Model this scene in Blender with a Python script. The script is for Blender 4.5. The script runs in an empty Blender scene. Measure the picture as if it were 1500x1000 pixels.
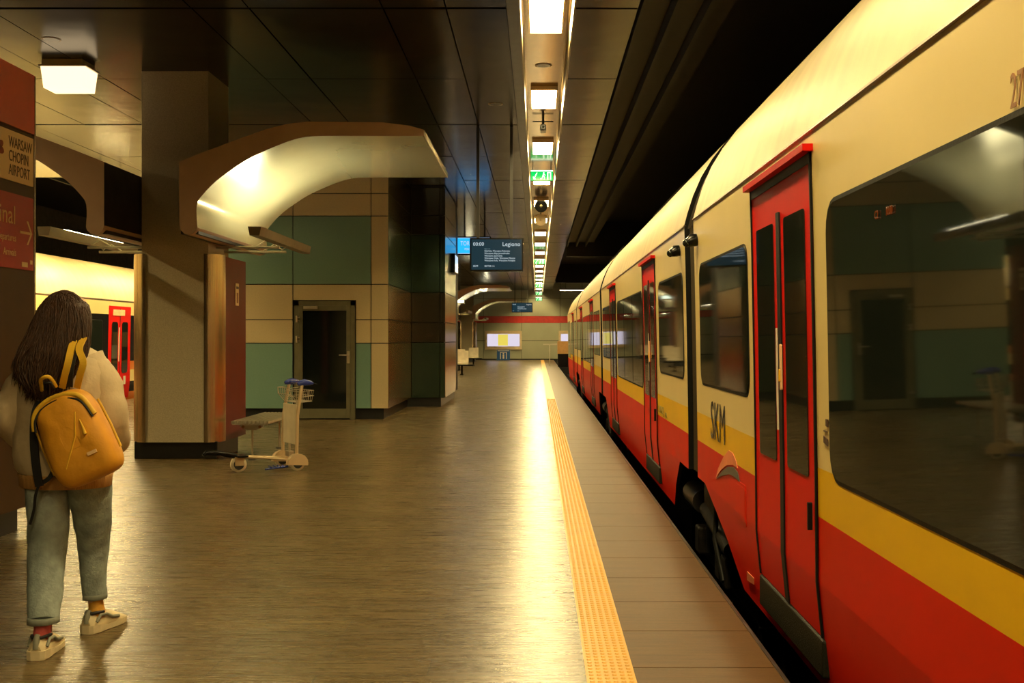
import bpy, bmesh, math, random
from mathutils import Vector, Matrix, Euler, noise
random.seed(7)
S = bpy.context.scene
COL = S.collection
PI = math.pi

# ------------------------------------------------------------------ camera
cd = bpy.data.cameras.new('camera'); cam = bpy.data.objects.new('camera', cd); COL.objects.link(cam)
cam.location = (0, 0, 1.45); cam.rotation_euler = (PI/2, 0, 0)
cd.sensor_width = 36; cd.lens = 38.4
cd.shift_x = -0.025; cd.shift_y = -0.0033
cd.clip_end = 300; cd.clip_start = 0.05
S.camera = cam
# ------------------------------------------------------------------ world and exposure
w = bpy.data.worlds.new('world'); S.world = w; w.use_nodes = True
w.node_tree.nodes['Background'].inputs[0].default_value = (0.30, 0.24, 0.14, 1)
w.node_tree.nodes['Background'].inputs[1].default_value = 0.015
S.view_settings.view_transform = 'Standard'; S.view_settings.look = 'None'
S.view_settings.gamma = 1; S.view_settings.use_curve_mapping = False
S.view_settings.exposure = 0.0
WARM = (1.0, 0.76, 0.34)
E_STRIP = 145.0      # fittings in the ceiling channel
E_LEFT = 235.0      # fittings over the left platform edge
E_UP = 70.0         # uplights under the wings
E_SIDE = 2.0       # fitting at left

# ------------------------------------------------------------------ materials
def new_mat(name):
    m = bpy.data.materials.new(name); m.use_nodes = True
    return m, m.node_tree.nodes, m.node_tree.links, m.node_tree.nodes['Principled BSDF']

def pm(name, col, rough=0.5, metal=0.0, var=0.12, scale=6.0, bump=0.0, bscale=80.0, spec=0.5, coat=0.0, stretch=(1,1,1), rvar=0.0):
    m, N, L, B = new_mat(name)
    B.inputs['Roughness'].default_value = rough
    B.inputs['Metallic'].default_value = metal
    B.inputs['Specular IOR Level'].default_value = spec
    B.inputs['Coat Weight'].default_value = coat
    B.inputs['Coat Roughness'].default_value = 0.08
    tc = N.new('ShaderNodeTexCoord'); mp = N.new('ShaderNodeMapping'); mp.inputs['Scale'].default_value = stretch
    L.new(tc.outputs['Object'], mp.inputs['Vector'])
    nz = N.new('ShaderNodeTexNoise'); nz.inputs['Scale'].default_value = scale; nz.inputs['Detail'].default_value = 6
    L.new(mp.outputs[0], nz.inputs['Vector'])
    rp = N.new('ShaderNodeValToRGB')
    rp.color_ramp.elements[0].position = 0.3; rp.color_ramp.elements[1].position = 0.7
    a = [max(0, c*(1-var)) for c in col]; b = [min(1, c*(1+var)) for c in col]
    rp.color_ramp.elements[0].color = (*a, 1); rp.color_ramp.elements[1].color = (*b, 1)
    L.new(nz.outputs['Fac'], rp.inputs['Fac']); L.new(rp.outputs[0], B.inputs['Base Color'])
    if rvar:
        mr = N.new('ShaderNodeMapRange'); mr.inputs['To Min'].default_value = max(0.02, rough-rvar); mr.inputs['To Max'].default_value = rough+rvar
        L.new(nz.outputs['Fac'], mr.inputs['Value']); L.new(mr.outputs[0], B.inputs['Roughness'])
    if bump:
        n2 = N.new('ShaderNodeTexNoise'); n2.inputs['Scale'].default_value = bscale; n2.inputs['Detail'].default_value = 3
        L.new(mp.outputs[0], n2.inputs['Vector'])
        bp = N.new('ShaderNodeBump'); bp.inputs['Strength'].default_value = bump; bp.inputs['Distance'].default_value = 0.01
        L.new(n2.outputs['Fac'], bp.inputs['Height']); L.new(bp.outputs[0], B.inputs['Normal'])
    return m

def emit(name, col, strength, base=(0.006, 0.006, 0.006)):
    m, N, L, B = new_mat(name)
    B.inputs['Base Color'].default_value = (*base, 1); B.inputs['Roughness'].default_value = 0.12; B.inputs['Specular IOR Level'].default_value = 0.15
    B.inputs['Emission Color'].default_value = (*col, 1)
    B.inputs['Emission Strength'].default_value = strength
    return m

M = {}
M['strip_lamp'] = emit('strip lamp diffuser', WARM, E_STRIP)
M['left_lamp'] = emit('left strip lamp diffuser', WARM, E_LEFT)
M['up_lamp'] = emit('uplight lens', (1.0, 0.90, 0.56), E_UP)
M['side_lamp'] = emit('side lamp diffuser', (1.0, 0.74, 0.42), E_SIDE)
M['green_sign'] = emit('exit sign green', (0.0, 0.62, 0.10), 1.3)
M['white_glow'] = emit('lit white', (0.85, 1.0, 0.75), 2.6)
M['screen_text'] = emit('screen white text', (0.75, 0.92, 1.0), 0.75)
M['screen_dim'] = emit('screen dim text', (0.45, 0.75, 0.85), 0.45)
M['screen_bg'] = emit('screen dark blue', (0.012, 0.050, 0.075), 0.6)
M['blue_screen'] = emit('bright blue screen', (0.02, 0.42, 0.95), 1.3)
M['blue_frame'] = emit('blue screen border', (0.5, 0.7, 1.0), 1.0)
M['board_lav'] = emit('backlit poster pale lilac', (0.88, 0.80, 0.95), .85)
M['board_yel'] = emit('backlit poster yellow', (0.95, 0.78, 0.12), .85)
M['led_amber'] = emit('amber led', (1.0, 0.16, 0.01), 0.12)

M['cream_train'] = pm('cream train paint', (0.76, 0.60, 0.25), 0.34, var=0.025, scale=2.5, coat=0.15)
M['yellow_train'] = pm('yellow train paint', (0.76, 0.45, 0.008), 0.38, var=0.03, scale=3, spec=.1)
M['red_train'] = pm('red train paint', (0.60, 0.014, 0.003), 0.42, var=0.04, scale=3, spec=.07)
M['red_door'] = pm('red door paint', (0.62, 0.008, 0.004), 0.42, var=0.04, scale=3, spec=.07)
M['orange_train'] = pm('orange train paint', (0.62, 0.17, 0.02), 0.3, var=0.06)
M['roof_train'] = pm('train roof cream', (0.50, 0.40, 0.20), 0.45, var=0.14, scale=1.6, stretch=(1, 3, 1), bump=0.1, bscale=20)
M['glass_dark'] = pm('tinted train glass', (0.010, 0.013, 0.010), 0.035, var=0.1, spec=0.4)
M['rubber'] = pm('black rubber', (0.006, 0.006, 0.005), 0.5, bump=0.1, spec=.15)
M['black'] = pm('black paint', (0.004, 0.004, 0.004), 0.22, spec=.2)
M['under'] = pm('grimy underframe', (0.010, 0.008, 0.006), 0.6, var=0.4, scale=9, bump=0.3, spec=.1)
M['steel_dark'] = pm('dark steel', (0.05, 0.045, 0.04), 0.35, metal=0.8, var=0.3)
M['bellow'] = pm('gangway bellows rubber', (0.035, 0.028, 0.018), 0.3, bump=0.2, bscale=30)
M['gutter'] = pm('gutter brown', (0.20, 0.12, 0.05), 0.4)
M['step'] = pm('ribbed step tread', (0.014, 0.014, 0.008), 0.5, spec=.15, bump=0.4, bscale=120)
M['brown_text'] = pm('brown lettering', (0.30, 0.13, 0.04), 0.5)
M['olive_text'] = pm('olive lettering', (0.26, 0.20, 0.03), 0.5)
M['white_text'] = pm('white lettering', (0.72, 0.66, 0.52), 0.5)
M['cream_text'] = pm('cream lettering', (0.75, 0.5, 0.25), 0.5)
M['orange'] = pm('orange emblem', (0.75, 0.20, 0.08), 0.4)
M['grey_emblem'] = pm('dark grey emblem', (0.06, 0.06, 0.055), 0.4)

M['wall_beige'] = pm('beige wall panel', (0.46, 0.37, 0.20), 0.36, var=0.04, scale=40, bump=0.05, bscale=300, rvar=.03)
M['wall_teal'] = pm('teal wall panel', (0.13, 0.235, 0.18), 0.36, var=0.05, scale=40, bump=0.05, bscale=300)
M['wall_side'] = pm('glossy shaded bronze wall panel', (0.30, 0.17, 0.06), 0.2, metal=0.85, var=0.08, scale=3)  # glossy cladding set; tones also darkened for the shade on these faces
M['wall_side_teal'] = pm('glossy shaded teal metal panel', (0.06, 0.10, 0.07), 0.2, metal=0.85, var=0.08, scale=3)
M['wall_side_blue'] = pm('glossy shaded metal panel', (0.07, 0.06, 0.04), 0.2, metal=0.85, var=0.08, scale=3)
M['wall_gap'] = pm('black joint backing', (0.006, 0.006, 0.005), 0.7)
M['plinth'] = pm('black plinth', (0.008, 0.008, 0.007), 0.4)
M['end_wall'] = pm('grey green end wall panel', (0.36, 0.36, 0.24), 0.5, var=0.06, scale=1.0)
M['end_band'] = pm('red end wall band', (0.50, 0.02, 0.012), 0.35)
M['column_stone'] = pm('speckled column render', (0.44, 0.38, 0.25), 0.62, var=0.16, scale=90, bump=0.25, bscale=160)
M['brushed'] = pm('brushed brass coloured metal', (0.62, 0.48, 0.30), 0.26, metal=0.95, var=0.12, scale=5, stretch=(14, 14, 0.25), bump=0.12, bscale=6)
M['clad_red'] = pm('dark red cladding', (0.12, 0.010, 0.006), 0.4, var=0.05, spec=.2)
M['totem_red'] = pm('bright red totem face', (0.60, 0.07, 0.035), 0.30, var=0.05, coat=0.6)
M['totem_brown'] = pm('brown totem face', (0.055, 0.028, 0.010), 0.45, var=0.08, spec=.15)
M['sign_red'] = pm('red sign face', (0.36, 0.014, 0.012), 0.45, var=0.03)
M['sign_cream'] = pm('cream sign face', (0.78, 0.60, 0.36), 0.5, var=0.03)
M['sign_logo'] = pm('dark red logo', (0.22, 0.03, 0.02), 0.5)
M['sign_dark'] = pm('dark brown lettering', (0.07, 0.035, 0.02), 0.5)
M['wing'] = pm('taupe wing edge', (0.50, 0.34, 0.23), 0.5, var=0.04)
M['wing_in'] = pm('pale cream wing underside', (0.70, 0.66, 0.42), 0.22, metal=0.45, var=0.03, scale=2, coat=0.3)
M['trough'] = pm('taupe uplight housing', (0.20, 0.15, 0.09), 0.4)
M['alu'] = pm('pale aluminium', (0.55, 0.50, 0.38), 0.3, metal=0.7, var=0.08, scale=10)
M['alu_warm'] = pm('warm painted aluminium', (0.62, 0.48, 0.28), 0.38, metal=0.3, var=0.06)
M['door_frame'] = pm('olive grey door frame', (0.13, 0.12, 0.065), 0.38, metal=0.3)
M['door_glass'] = pm('dark door glass', (0.006, 0.008, 0.006), 0.06, spec=0.6)
M['blue_plastic'] = pm('blue plastic', (0.012, 0.035, 0.30), 0.25, coat=0.5)
M['tyre'] = pm('pale grey tyre', (0.72, 0.62, 0.42), 0.5)
M['hub'] = pm('dark hub', (0.03, 0.03, 0.025), 0.5)
M['channel'] = pm('glossy golden channel lining', (0.28, 0.18, 0.07), 0.14, metal=0.75, var=0.12, scale=2)
M['channel_rail'] = pm('channel rail metal', (0.16, 0.12, 0.06), 0.4, metal=0.6)
M['dark_ceiling'] = pm('black track ceiling', (0.010, 0.008, 0.007), 0.7, var=0.3)
M['pole'] = pm('dark pole', (0.02, 0.018, 0.014), 0.4)
M['concrete'] = pm('dark concrete', (0.05, 0.045, 0.035), 0.8, var=0.3, bump=0.3)
M['info_blue'] = pm('blue board', (0.01, 0.09, 0.30), 0.4)
M['seat_white'] = pm('white seat shell', (0.7, 0.62, 0.45), 0.4)
M['timber'] = pm('orange timber panel', (0.55, 0.30, 0.10), 0.4)
# ceiling panels: dark glossy metal with fine cross slats
def ceiling_mat():
    m, N, L, B = new_mat('dark glossy ceiling planks')
    B.inputs['Base Color'].default_value = (0.022, 0.017, 0.010, 1)
    B.inputs['Metallic'].default_value = 0.2; B.inputs['Specular IOR Level'].default_value = 0.1
    B.inputs['Roughness'].default_value = 0.2
    tc = N.new('ShaderNodeTexCoord'); sx = N.new('ShaderNodeSeparateXYZ'); L.new(tc.outputs['Object'], sx.inputs[0])
    wv = N.new('ShaderNodeTexWave'); wv.bands_direction = 'Y'; wv.wave_profile = 'SAW'
    wv.inputs['Scale'].default_value = 0.88; wv.inputs['Distortion'].default_value = 0.25; wv.inputs['Detail Scale'].default_value = 0.5
    L.new(tc.outputs['Object'], wv.inputs['Vector'])
    nz = N.new('ShaderNodeTexNoise'); nz.inputs['Scale'].default_value = 1.1
    L.new(tc.outputs['Object'], nz.inputs['Vector'])
    ad = N.new('ShaderNodeMath'); ad.operation = 'MULTIPLY_ADD'; ad.inputs[1].default_value = 2.0
    L.new(nz.outputs['Fac'], ad.inputs[0]); L.new(wv.outputs['Fac'], ad.inputs[2])
    bp = N.new('ShaderNodeBump'); bp.inputs['Strength'].default_value = 0.35; bp.inputs['Distance'].default_value = 0.012
    L.new(ad.outputs[0], bp.inputs['Height']); L.new(bp.outputs[0], B.inputs['Normal'])
    return m
M['ceil'] = ceiling_mat()
def floor_mat():
    m, N, L, B = new_mat('brown polished floor tiles')
    tc = N.new('ShaderNodeTexCoord'); mp = N.new('ShaderNodeMapping')
    L.new(tc.outputs['Object'], mp.inputs['Vector'])
    br = N.new('ShaderNodeTexBrick'); br.offset = 0.5
    br.inputs['Scale'].default_value = 1.0
    br.inputs['Brick Width'].default_value = 0.95; br.inputs['Row Height'].default_value = 0.235
    br.inputs['Mortar Size'].default_value = 0.0035; br.inputs['Mortar Smooth'].default_value = 0.2
    br.inputs['Color1'].default_value = (0.092, 0.063, 0.025, 1); br.inputs['Color2'].default_value = (0.124, 0.086, 0.034, 1)
    br.inputs['Mortar'].default_value = (0.03, 0.022, 0.012, 1); br.inputs['Bias'].default_value = 0
    L.new(mp.outputs[0], br.inputs['Vector'])
    m2 = N.new('ShaderNodeMapping'); m2.inputs['Scale'].default_value = (1.0, 20, 1); L.new(tc.outputs['Object'], m2.inputs['Vector'])
    nz = N.new('ShaderNodeTexNoise'); nz.inputs['Scale'].default_value = 2; nz.inputs['Detail'].default_value = 8; nz.inputs['Roughness'].default_value = .65
    L.new(m2.outputs[0], nz.inputs['Vector'])
    mx = N.new('ShaderNodeMix'); mx.data_type = 'RGBA'; mx.blend_type = 'MULTIPLY'; mx.inputs['Factor'].default_value = 0.8
    rp = N.new('ShaderNodeValToRGB'); rp.color_ramp.elements[0].color = (0.62, 0.62, 0.62, 1); rp.color_ramp.elements[1].color = (1.3, 1.3, 1.3, 1)
    rp.color_ramp.elements[0].position = .3; rp.color_ramp.elements[1].position = .7
    L.new(nz.outputs['Fac'], rp.inputs['Fac']); L.new(br.outputs['Color'], mx.inputs['A']); L.new(rp.outputs[0], mx.inputs['B'])
    L.new(mx.outputs['Result'], B.inputs['Base Color'])
    mr = N.new('ShaderNodeMapRange'); mr.inputs['To Min'].default_value = 0.19; mr.inputs['To Max'].default_value = 0.36
    L.new(nz.outputs['Fac'], mr.inputs['Value']); L.new(mr.outputs[0], B.inputs['Roughness'])
    B.inputs['Specular IOR Level'].default_value = 0.5
    mm = N.new('ShaderNodeMath'); mm.operation = 'MULTIPLY_ADD'; mm.inputs[1].default_value = -0.6
    L.new(br.outputs['Fac'], mm.inputs[0]); L.new(nz.outputs['Fac'], mm.inputs[2])
    bp = N.new('ShaderNodeBump'); bp.inputs['Strength'].default_value = 0.35; bp.inputs['Distance'].default_value = 0.004
    L.new(mm.outputs[0], bp.inputs['Height']); L.new(bp.outputs[0], B.inputs['Normal'])
    return m
M['floor'] = floor_mat()
M['edge_tile'] = pm('reflection tinted platform edge tiles', (0.088, 0.042, 0.009), 0.4, var=0.2, scale=3, stretch=(1, 12, 1), bump=0.12, bscale=30, spec=.14)  # edge tiles; browner tone also carries the train's orange reflection
M['tactile'] = pm('yellow tactile paving', (0.62, 0.33, 0.03), 0.4, var=0.08, scale=9)
# person
M['denim'] = pm('faded blue denim', (0.26, 0.31, 0.29), 0.85, var=0.3, scale=14, bump=0.5, bscale=70)
M['denim_hem'] = pm('denim hem', (0.2, 0.22, 0.19), 0.85, var=0.2, scale=30)
M['jacket'] = pm('sand bomber jacket', (0.54, 0.43, 0.27), 0.7, var=0.1, scale=10, bump=0.7, bscale=16)
M['jacket_rib'] = pm('ribbed jacket hem', (0.45, 0.24, 0.07), 0.8, var=0.2, scale=8, stretch=(6, 6, .3), bump=0.6, bscale=30)
M['bag'] = pm('mustard yellow bag fabric', (0.62, 0.28, 0.012), 0.6, var=0.1, scale=8, bump=0.35, bscale=22)
M['bag_trim'] = pm('bright yellow webbing', (0.68, 0.40, 0.02), 0.6, var=0.08)
M['skin'] = pm('skin', (0.55, 0.33, 0.22), 0.5, var=0.05)
M['hair'] = pm('dark brown hair', (0.040, 0.017, 0.007), 0.5, spec=0.25, var=0.4, scale=5, stretch=(12, 12, 0.7), bump=0.5, bscale=10)
M['hair_rim_lit'] = pm('brown hair with painted rim light', (0.24, 0.10, 0.03), 0.5, var=0.3)  # lighter tone paints the rim light on the left hair edge
M['shoe'] = pm('cream trainer', (0.62, 0.52, 0.32), 0.55, var=0.1, scale=20)
M['shoe_grey'] = pm('grey trainer panels', (0.20, 0.20, 0.15), 0.6, var=0.1)
M['sock_pink'] = pm('pink sock', (0.70, 0.13, 0.12), 0.8, var=0.15, scale=30)
M['sock_yellow'] = pm('mustard sock', (0.65, 0.33, 0.04), 0.8, var=0.15, scale=30)
M['strap_black'] = pm('black webbing', (0.008, 0.008, 0.008), 0.6)

# ------------------------------------------------------------------ mesh helpers
class MB:
    def __init__(s): s.v = []; s.f = []; s.mi = []; s.sm = []; s.mats = []
    def mid(s, m):
        if m not in s.mats: s.mats.append(m)
        return s.mats.index(m)
    def add(s, vs, fs, m, smooth=False, mtx=None):
        b = len(s.v); k = s.mid(m)
        for p in vs:
            p = Vector(p)
            if mtx is not None: p = mtx @ p
            s.v.append(p[:])
        for f in fs:
            s.f.append([b+i for i in f]); s.mi.append(k); s.sm.append(smooth)
    def box(s, x0, x1, y0, y1, z0, z1, m, mtx=None, bev=0.0):
        if x0 > x1: x0, x1 = x1, x0
        if y0 > y1: y0, y1 = y1, y0
        if z0 > z1: z0, z1 = z1, z0
        if bev:
            bm = bmesh.new(); bmesh.ops.create_cube(bm, size=1)
            for v in bm.verts: v.co = Vector(((x0+x1)/2+v.co.x*(x1-x0), (y0+y1)/2+v.co.y*(y1-y0), (z0+z1)/2+v.co.z*(z1-z0)))
            bev = min(bev, .45*min(x1-x0, y1-y0, z1-z0))
            bmesh.ops.bevel(bm, geom=bm.edges[:], offset=bev, segments=3, profile=.5, affect='EDGES')
            bm.verts.index_update()
            s.add([v.co.copy() for v in bm.verts], [[v.index for v in f.verts] for f in bm.faces], m, False, mtx); bm.free(); return
        vs = [(x0,y0,z0),(x1,y0,z0),(x1,y1,z0),(x0,y1,z0),(x0,y0,z1),(x1,y0,z1),(x1,y1,z1),(x0,y1,z1)]
        fs = [(0,3,2,1),(4,5,6,7),(0,1,5,4),(1,2,6,5),(2,3,7,6),(3,0,4,7)]
        s.add(vs, fs, m, False, mtx)
    def tube(s, pts, r, m, n=10, cap=True, mtx=None):
        pts = [Vector(p) for p in pts]
        rs = r if isinstance(r, (list, tuple)) else [r]*len(pts)
        rings = []; up = None
        for i, p in enumerate(pts):
            d = (pts[min(i+1, len(pts)-1)] - pts[max(i-1, 0)])
            if d.length < 1e-9: d = Vector((0, 0, 1))
            d.normalize()
            if up is None:
                up = Vector((0, 0, 1)) if abs(d.z) < .9 else Vector((1, 0, 0))
            a = d.cross(up)
            if a.length < 1e-6: a = d.orthogonal()
            a.normalize(); b = a.cross(d).normalized(); up = b
            rings.append([p + rs[i]*(math.cos(2*PI*k/n)*a + math.sin(2*PI*k/n)*b) for k in range(n)])
        s.rings(rings, m, cap, mtx)
    def rings(s, rings, m, cap=True, mtx=None, smooth=True, closed=True):
        n = len(rings[0]); vs = [p for rg in rings for p in rg]; fs = []
        for i in range(len(rings)-1):
            for k in range(n if closed else n-1):
                k2 = (k+1) % n
                fs.append((i*n+k, i*n+k2, (i+1)*n+k2, (i+1)*n+k))
        s.add(vs, fs, m, smooth, mtx)
        if cap:
            s.add(rings[0], [list(range(n))[::-1]], m, False, mtx); s.add(rings[-1], [list(range(n))], m, False, mtx)
    def cyl(s, a, b, r, m, n=20, mtx=None): s.tube([a, b], r, m, n, True, mtx)
    def prism(s, pts, axis, a, b, m, mtx=None, smooth=False, mcap=None):
        # pts 2D polygon; axis 'y': pts=(x,z); 'x': pts=(y,z); 'z': pts=(x,y)
        def P(p, t): return {'y': (p[0], t, p[1]), 'x': (t, p[0], p[1]), 'z': (p[0], p[1], t)}[axis]
        n = len(pts); vs = [P(p, a) for p in pts] + [P(p, b) for p in pts]
        s.add(vs, [(i, (i+1) % n, n+(i+1) % n, n+i) for i in range(n)], m, smooth, mtx)
        s.add(vs, [list(range(n))[::-1], list(range(n, 2*n))], mcap or m, False, mtx)
    def ball(s, c, r, m, n=14, k=8, mtx=None):
        r = r if isinstance(r, (list, tuple)) else (r, r, r)
        rg = []
        for i in range(k+1):
            t = -PI/2 + PI*i/k; t = max(-PI/2+.02, min(PI/2-.02, t))
            rg.append([(c[0]+r[0]*math.cos(t)*math.cos(2*PI*j/n), c[1]+r[1]*math.cos(t)*math.sin(2*PI*j/n), c[2]+r[2]*math.sin(t)) for j in range(n)])
        s.rings(rg, m, True, mtx)
    def build(s, name, parent=None, weld=False):
        me = bpy.data.meshes.new(name); me.from_pydata(s.v, [], s.f)
        for m in s.mats: me.materials.append(M[m])
        me.polygons.foreach_set('material_index', s.mi); me.polygons.foreach_set('use_smooth', s.sm)
        me.update()
        bm = bmesh.new(); bm.from_mesh(me)
        if weld: bmesh.ops.remove_doubles(bm, verts=bm.verts[:], dist=1e-5)
        bmesh.ops.recalc_face_normals(bm, faces=bm.faces[:]); bm.to_mesh(me); bm.free()
        o = bpy.data.objects.new(name, me); COL.objects.link(o)
        if parent is not None:
            o.parent = parent
            o.matrix_parent_inverse = parent.matrix_basis.inverted() if False else Matrix.Identity(4)
        return o

def tag(o, label, cat, group=None, kind=None):
    o['label'] = label; o['category'] = cat
    if group: o['group'] = group
    if kind: o['kind'] = kind
    return o
def struct(o): o['kind'] = 'structure'; return o
def empty(name, loc=(0, 0, 0), rz=0):
    o = bpy.data.objects.new(name, None); COL.objects.link(o); o.location = loc; o.rotation_euler = (0, 0, rz)
    o.empty_display_size = .1
    return o
def text_mesh(name, txt, size, m, parent, mtx, align='LEFT', ext=0.001, xs=1.0):
    cu = bpy.data.curves.new(name, 'FONT'); cu.body = txt; cu.size = size; cu.extrude = ext; cu.align_x = align; cu.resolution_u = 3
    o = bpy.data.objects.new(name, cu); COL.objects.link(o)
    bpy.context.view_layer.update()
    me = bpy.data.meshes.new_from_object(o.evaluated_get(bpy.context.evaluated_depsgraph_get()))
    bpy.data.objects.remove(o)
    me.transform(mtx @ Matrix.Diagonal((xs, 1, 1, 1))); me.materials.clear(); me.materials.append(M[m])
    me.name = name
    q = bpy.data.objects.new(name, me); COL.objects.link(q)
    if parent is not None: q.parent = parent
    return q
def frame(org, ex, ey):
    ex = Vector(ex).normalized(); ey = Vector(ey).normalized(); ez = ex.cross(ey)
    m = Matrix((ex, ey, ez)).transposed().to_4x4(); m.translation = Vector(org); return m
def FACE(x, y, z): return frame((x, y, z), (1, 0, 0), (0, 0, 1))         # reads from -Y
def SIDE(x, y, z): return frame((x, y, z), (0, 1, 0), (0, 0, 1))         # on a face towards +X, read from +X
def SIDEL(x, y, z): return frame((x, y, z), (0, -1, 0), (0, 0, 1))       # on a face towards -X
def W(px, py, Y): return Vector(((px-787.5)*Y/1600, Y, 1.45-(py-495)*Y/1600))
def copy_tree(o, parent=None):
    c = o.copy(); COL.objects.link(c); c.parent = parent
    for ch in list(o.children): copy_tree(ch, c)
    return c

HC = 4.65
EDGE = 1.055
LEDGE = -9.75
YE = 73.0
YB = -9.0
# ------------------------------------------------------------------ structure
b = MB(); b.box(LEDGE, EDGE, YB, YE, -0.12, 0, 'floor'); b.box(LEDGE+.12, EDGE-.12, YB, YE, -1.1, -.12, 'concrete')
struct(b.build('floor'))
b = MB(); b.box(EDGE-.12, 7, YB, YE, -1.3, -1.12, 'under'); b.box(-16, LEDGE+.12, YB, YE, -1.3, -1.12, 'under')
struct(b.build('floor_track_bed'))
b = MB(); b.box(EDGE-.012, EDGE+.006, YB, YE, -.12, .004, 'steel_dark'); struct(b.build('trim_1'))
# end wall
b = MB()
b.box(-16, 7, YE+.03, YE+.4, -1.3, 6.5, 'wall_gap')
zs = [.06, 1.28, 2.47, 2.91, 4.1, 5.3]
xs = [-16, -13, -10, -7.4, -5.85, -4.3, -3.62, -1.07, 1.5, 4.0, 7]
for i in range(len(xs)-1):
    for j in range(len(zs)-1):
        mm = 'end_band' if j == 2 else 'end_wall'
        g = .0 if j == 2 else .012
        b.box(xs[i]+g, xs[i+1]-g, YE-.02, YE+.03, zs[j]+g, zs[j+1]-g, mm)
struct(b.build('wall_end'))
b = MB(); b.box(-16, 7, YB-.3, YB, -1.3, 6.5, 'concrete'); struct(b.build('wall_back'))
b = MB(); b.box(6.2, 6.5, YB, YE, -1.3, 6.5, 'concrete'); struct(b.build('wall_right'))
b = MB(); b.box(-15.5, -15.2, YB, YE, -1.3, 6.5, 'concrete'); struct(b.build('wall_left'))
# ceiling panels
b = MB()
CX0, CX1 = -.30, .36
def ceil_panels(b, xl):
    for i in range(len(xl)-1):
        y = 10.6-2.89*7
        k = -7
        while y < YE:
            g0 = .028 if k % 2 == 0 else .007
            g1 = .028 if (k+1) % 2 == 0 else .007
            dz = random.uniform(-.002, .002); t = random.uniform(-.004, .004); u = random.uniform(-.003, .003)
            x0, x1, y0, y1 = xl[i]+.007, xl[i+1]-.007, y+g0, min(y+2.89, YE)-g1
            if y1 > YB and y1 > y0:
                vs = [(x0, y0, HC+dz-t), (x1, y0, HC+dz+u), (x1, y1, HC+dz+t), (x0, y1, HC+dz-u)]
                vs += [(p[0], p[1], HC+.05) for p in vs]
                b.add(vs, [(0,3,2,1),(4,5,6,7),(0,1,5,4),(1,2,6,5),(2,3,7,6),(3,0,4,7)], 'ceil')
            y += 2.89; k += 1
ceil_panels(b, [-9.6, -9.03])
ceil_panels(b, [-8.54, -7.6, -6.8, -5.9, -5.34, -3.36, -2.80, -1.5, -.89, CX0])
ceil_panels(b, [CX1, .98])
b.box(-9.6, 1.0, YB, YE, HC+.12, HC+.2, 'wall_gap')
struct(b.build('ceiling'))
# light channel recessed in the ceiling
b = MB()
b.box(-.13, .30, YB, YE, HC+.03, HC+.05, 'channel')
b.box(-.17, -.155, YB, YE, HC-.25, HC+.05, 'channel_rail'); b.box(.325, .34, YB, YE, HC-.25, HC+.05, 'channel_rail')  # rails hung low as added baffles, keeping lamp light off the upper column
b.box(-.155, -.13, YB, YE, HC+.0, HC+.05, 'channel'); b.box(.30, .325, YB, YE, HC, HC+.05, 'channel')
b.box(CX0, -.17, YB, YE, HC+.0, HC+.05, 'steel_dark')
b.box(.34, CX1, YB, YE, HC+.0, HC+.05, 'steel_dark')
struct(b.build('trim_2'))
b = MB(); LX = -8.785
b.box(LX-.215, LX+.215, YB, YE, HC+.0, HC+.05, 'channel'); b.box(LX-.24, LX-.225, YB, YE, HC-.10, HC+.05, 'channel_rail'); b.box(LX+.225, LX+.24, YB, YE, HC-.10, HC+.05, 'channel_rail')
struct(b.build('trim_5'))
# track ceilings
b = MB()
for x0, x1 in ((1.0, 7), (-16, -9.6)):
    b.box(x0, x1, YB, YE, 5.5, 5.7, 'dark_ceiling')
for x in (1.0, 1.32, 1.64):
    b.box(x, x+.05, YB, 38, 4.62, 5.5, 'dark_ceiling')
    b.box(x+.05, x+.32, YB, 38, 4.78, 4.82, 'dark_ceiling')
b.box(1.0, 7, 38, 38.8, 4.3, 5.5, 'dark_ceiling')
b.box(1.0, 7, 60, 60.6, 4.5, 5.5, 'dark_ceiling')
b.box(-9.65, -9.6, YB, YE, 4.6, 5.5, 'dark_ceiling')
struct(b.build('ceiling_track'))

# ------------------------------------------------------------------ lift core / service block
ROW = [(.19, 1.36), (1.36, 1.78), (1.78, 2.41), (2.41, 3.63), (3.63, 4.03), (4.03, 4.62)]
RM = ['wall_teal', 'wall_beige', 'wall_beige', 'wall_teal', 'wall_beige', 'wall_beige']
def panels_front(b, y, xs, mats, door=None):
    for i in range(len(xs)-1):
        for j, (z0, z1) in enumerate(ROW):
            mm = mats[i][j]; x0, x1 = xs[i]+.008, xs[i+1]-.008; a, c = z0+.008, z1-.008
            if door:
                dx0, dx1, dz = door
                if x0 < dx1 and x1 > dx0 and a < dz:
                    if x0 < dx0-.02: b.box(x0, min(x1, dx0), y-.03, y, a, c, mm)
                    if x1 > dx1+.02: b.box(dx1, x1, y-.03, y, a, c, mm)
                    if c > dz+.02: b.box(max(x0, dx0), min(x1, dx1), y-.03, y, max(a, dz), c, mm)
                    continue
            b.box(x0, x1, y-.03, y, a, c, mm)
def panels_side(b, x, ys, mats, sg=1):
    for i in range(len(ys)-1):
        for j, (z0, z1) in enumerate(ROW):
            b.box(x, x+.03*sg, ys[i]+.008, ys[i+1]-.008, z0+.008, z1-.008, mats[j])
BG = ['wall_beige']*6
b = MB()
XA, XB_, XC = -2.66, -1.945, -6.04
b.box(XC+.03, XA-.03, 19.53, 26, .0+.19, HC, 'wall_gap')
b.box(XC+.08, XA-.10, 19.62, 26, 0, .2, 'plinth')
panels_front(b, 19.53, [XC, -4.37, -2.975, XA], [RM, RM, BG], door=(-4.36, -3.24, 2.13))
SM = ['wall_side']*3 + ['wall_side_teal'] + ['wall_side_blue']*2
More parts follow.
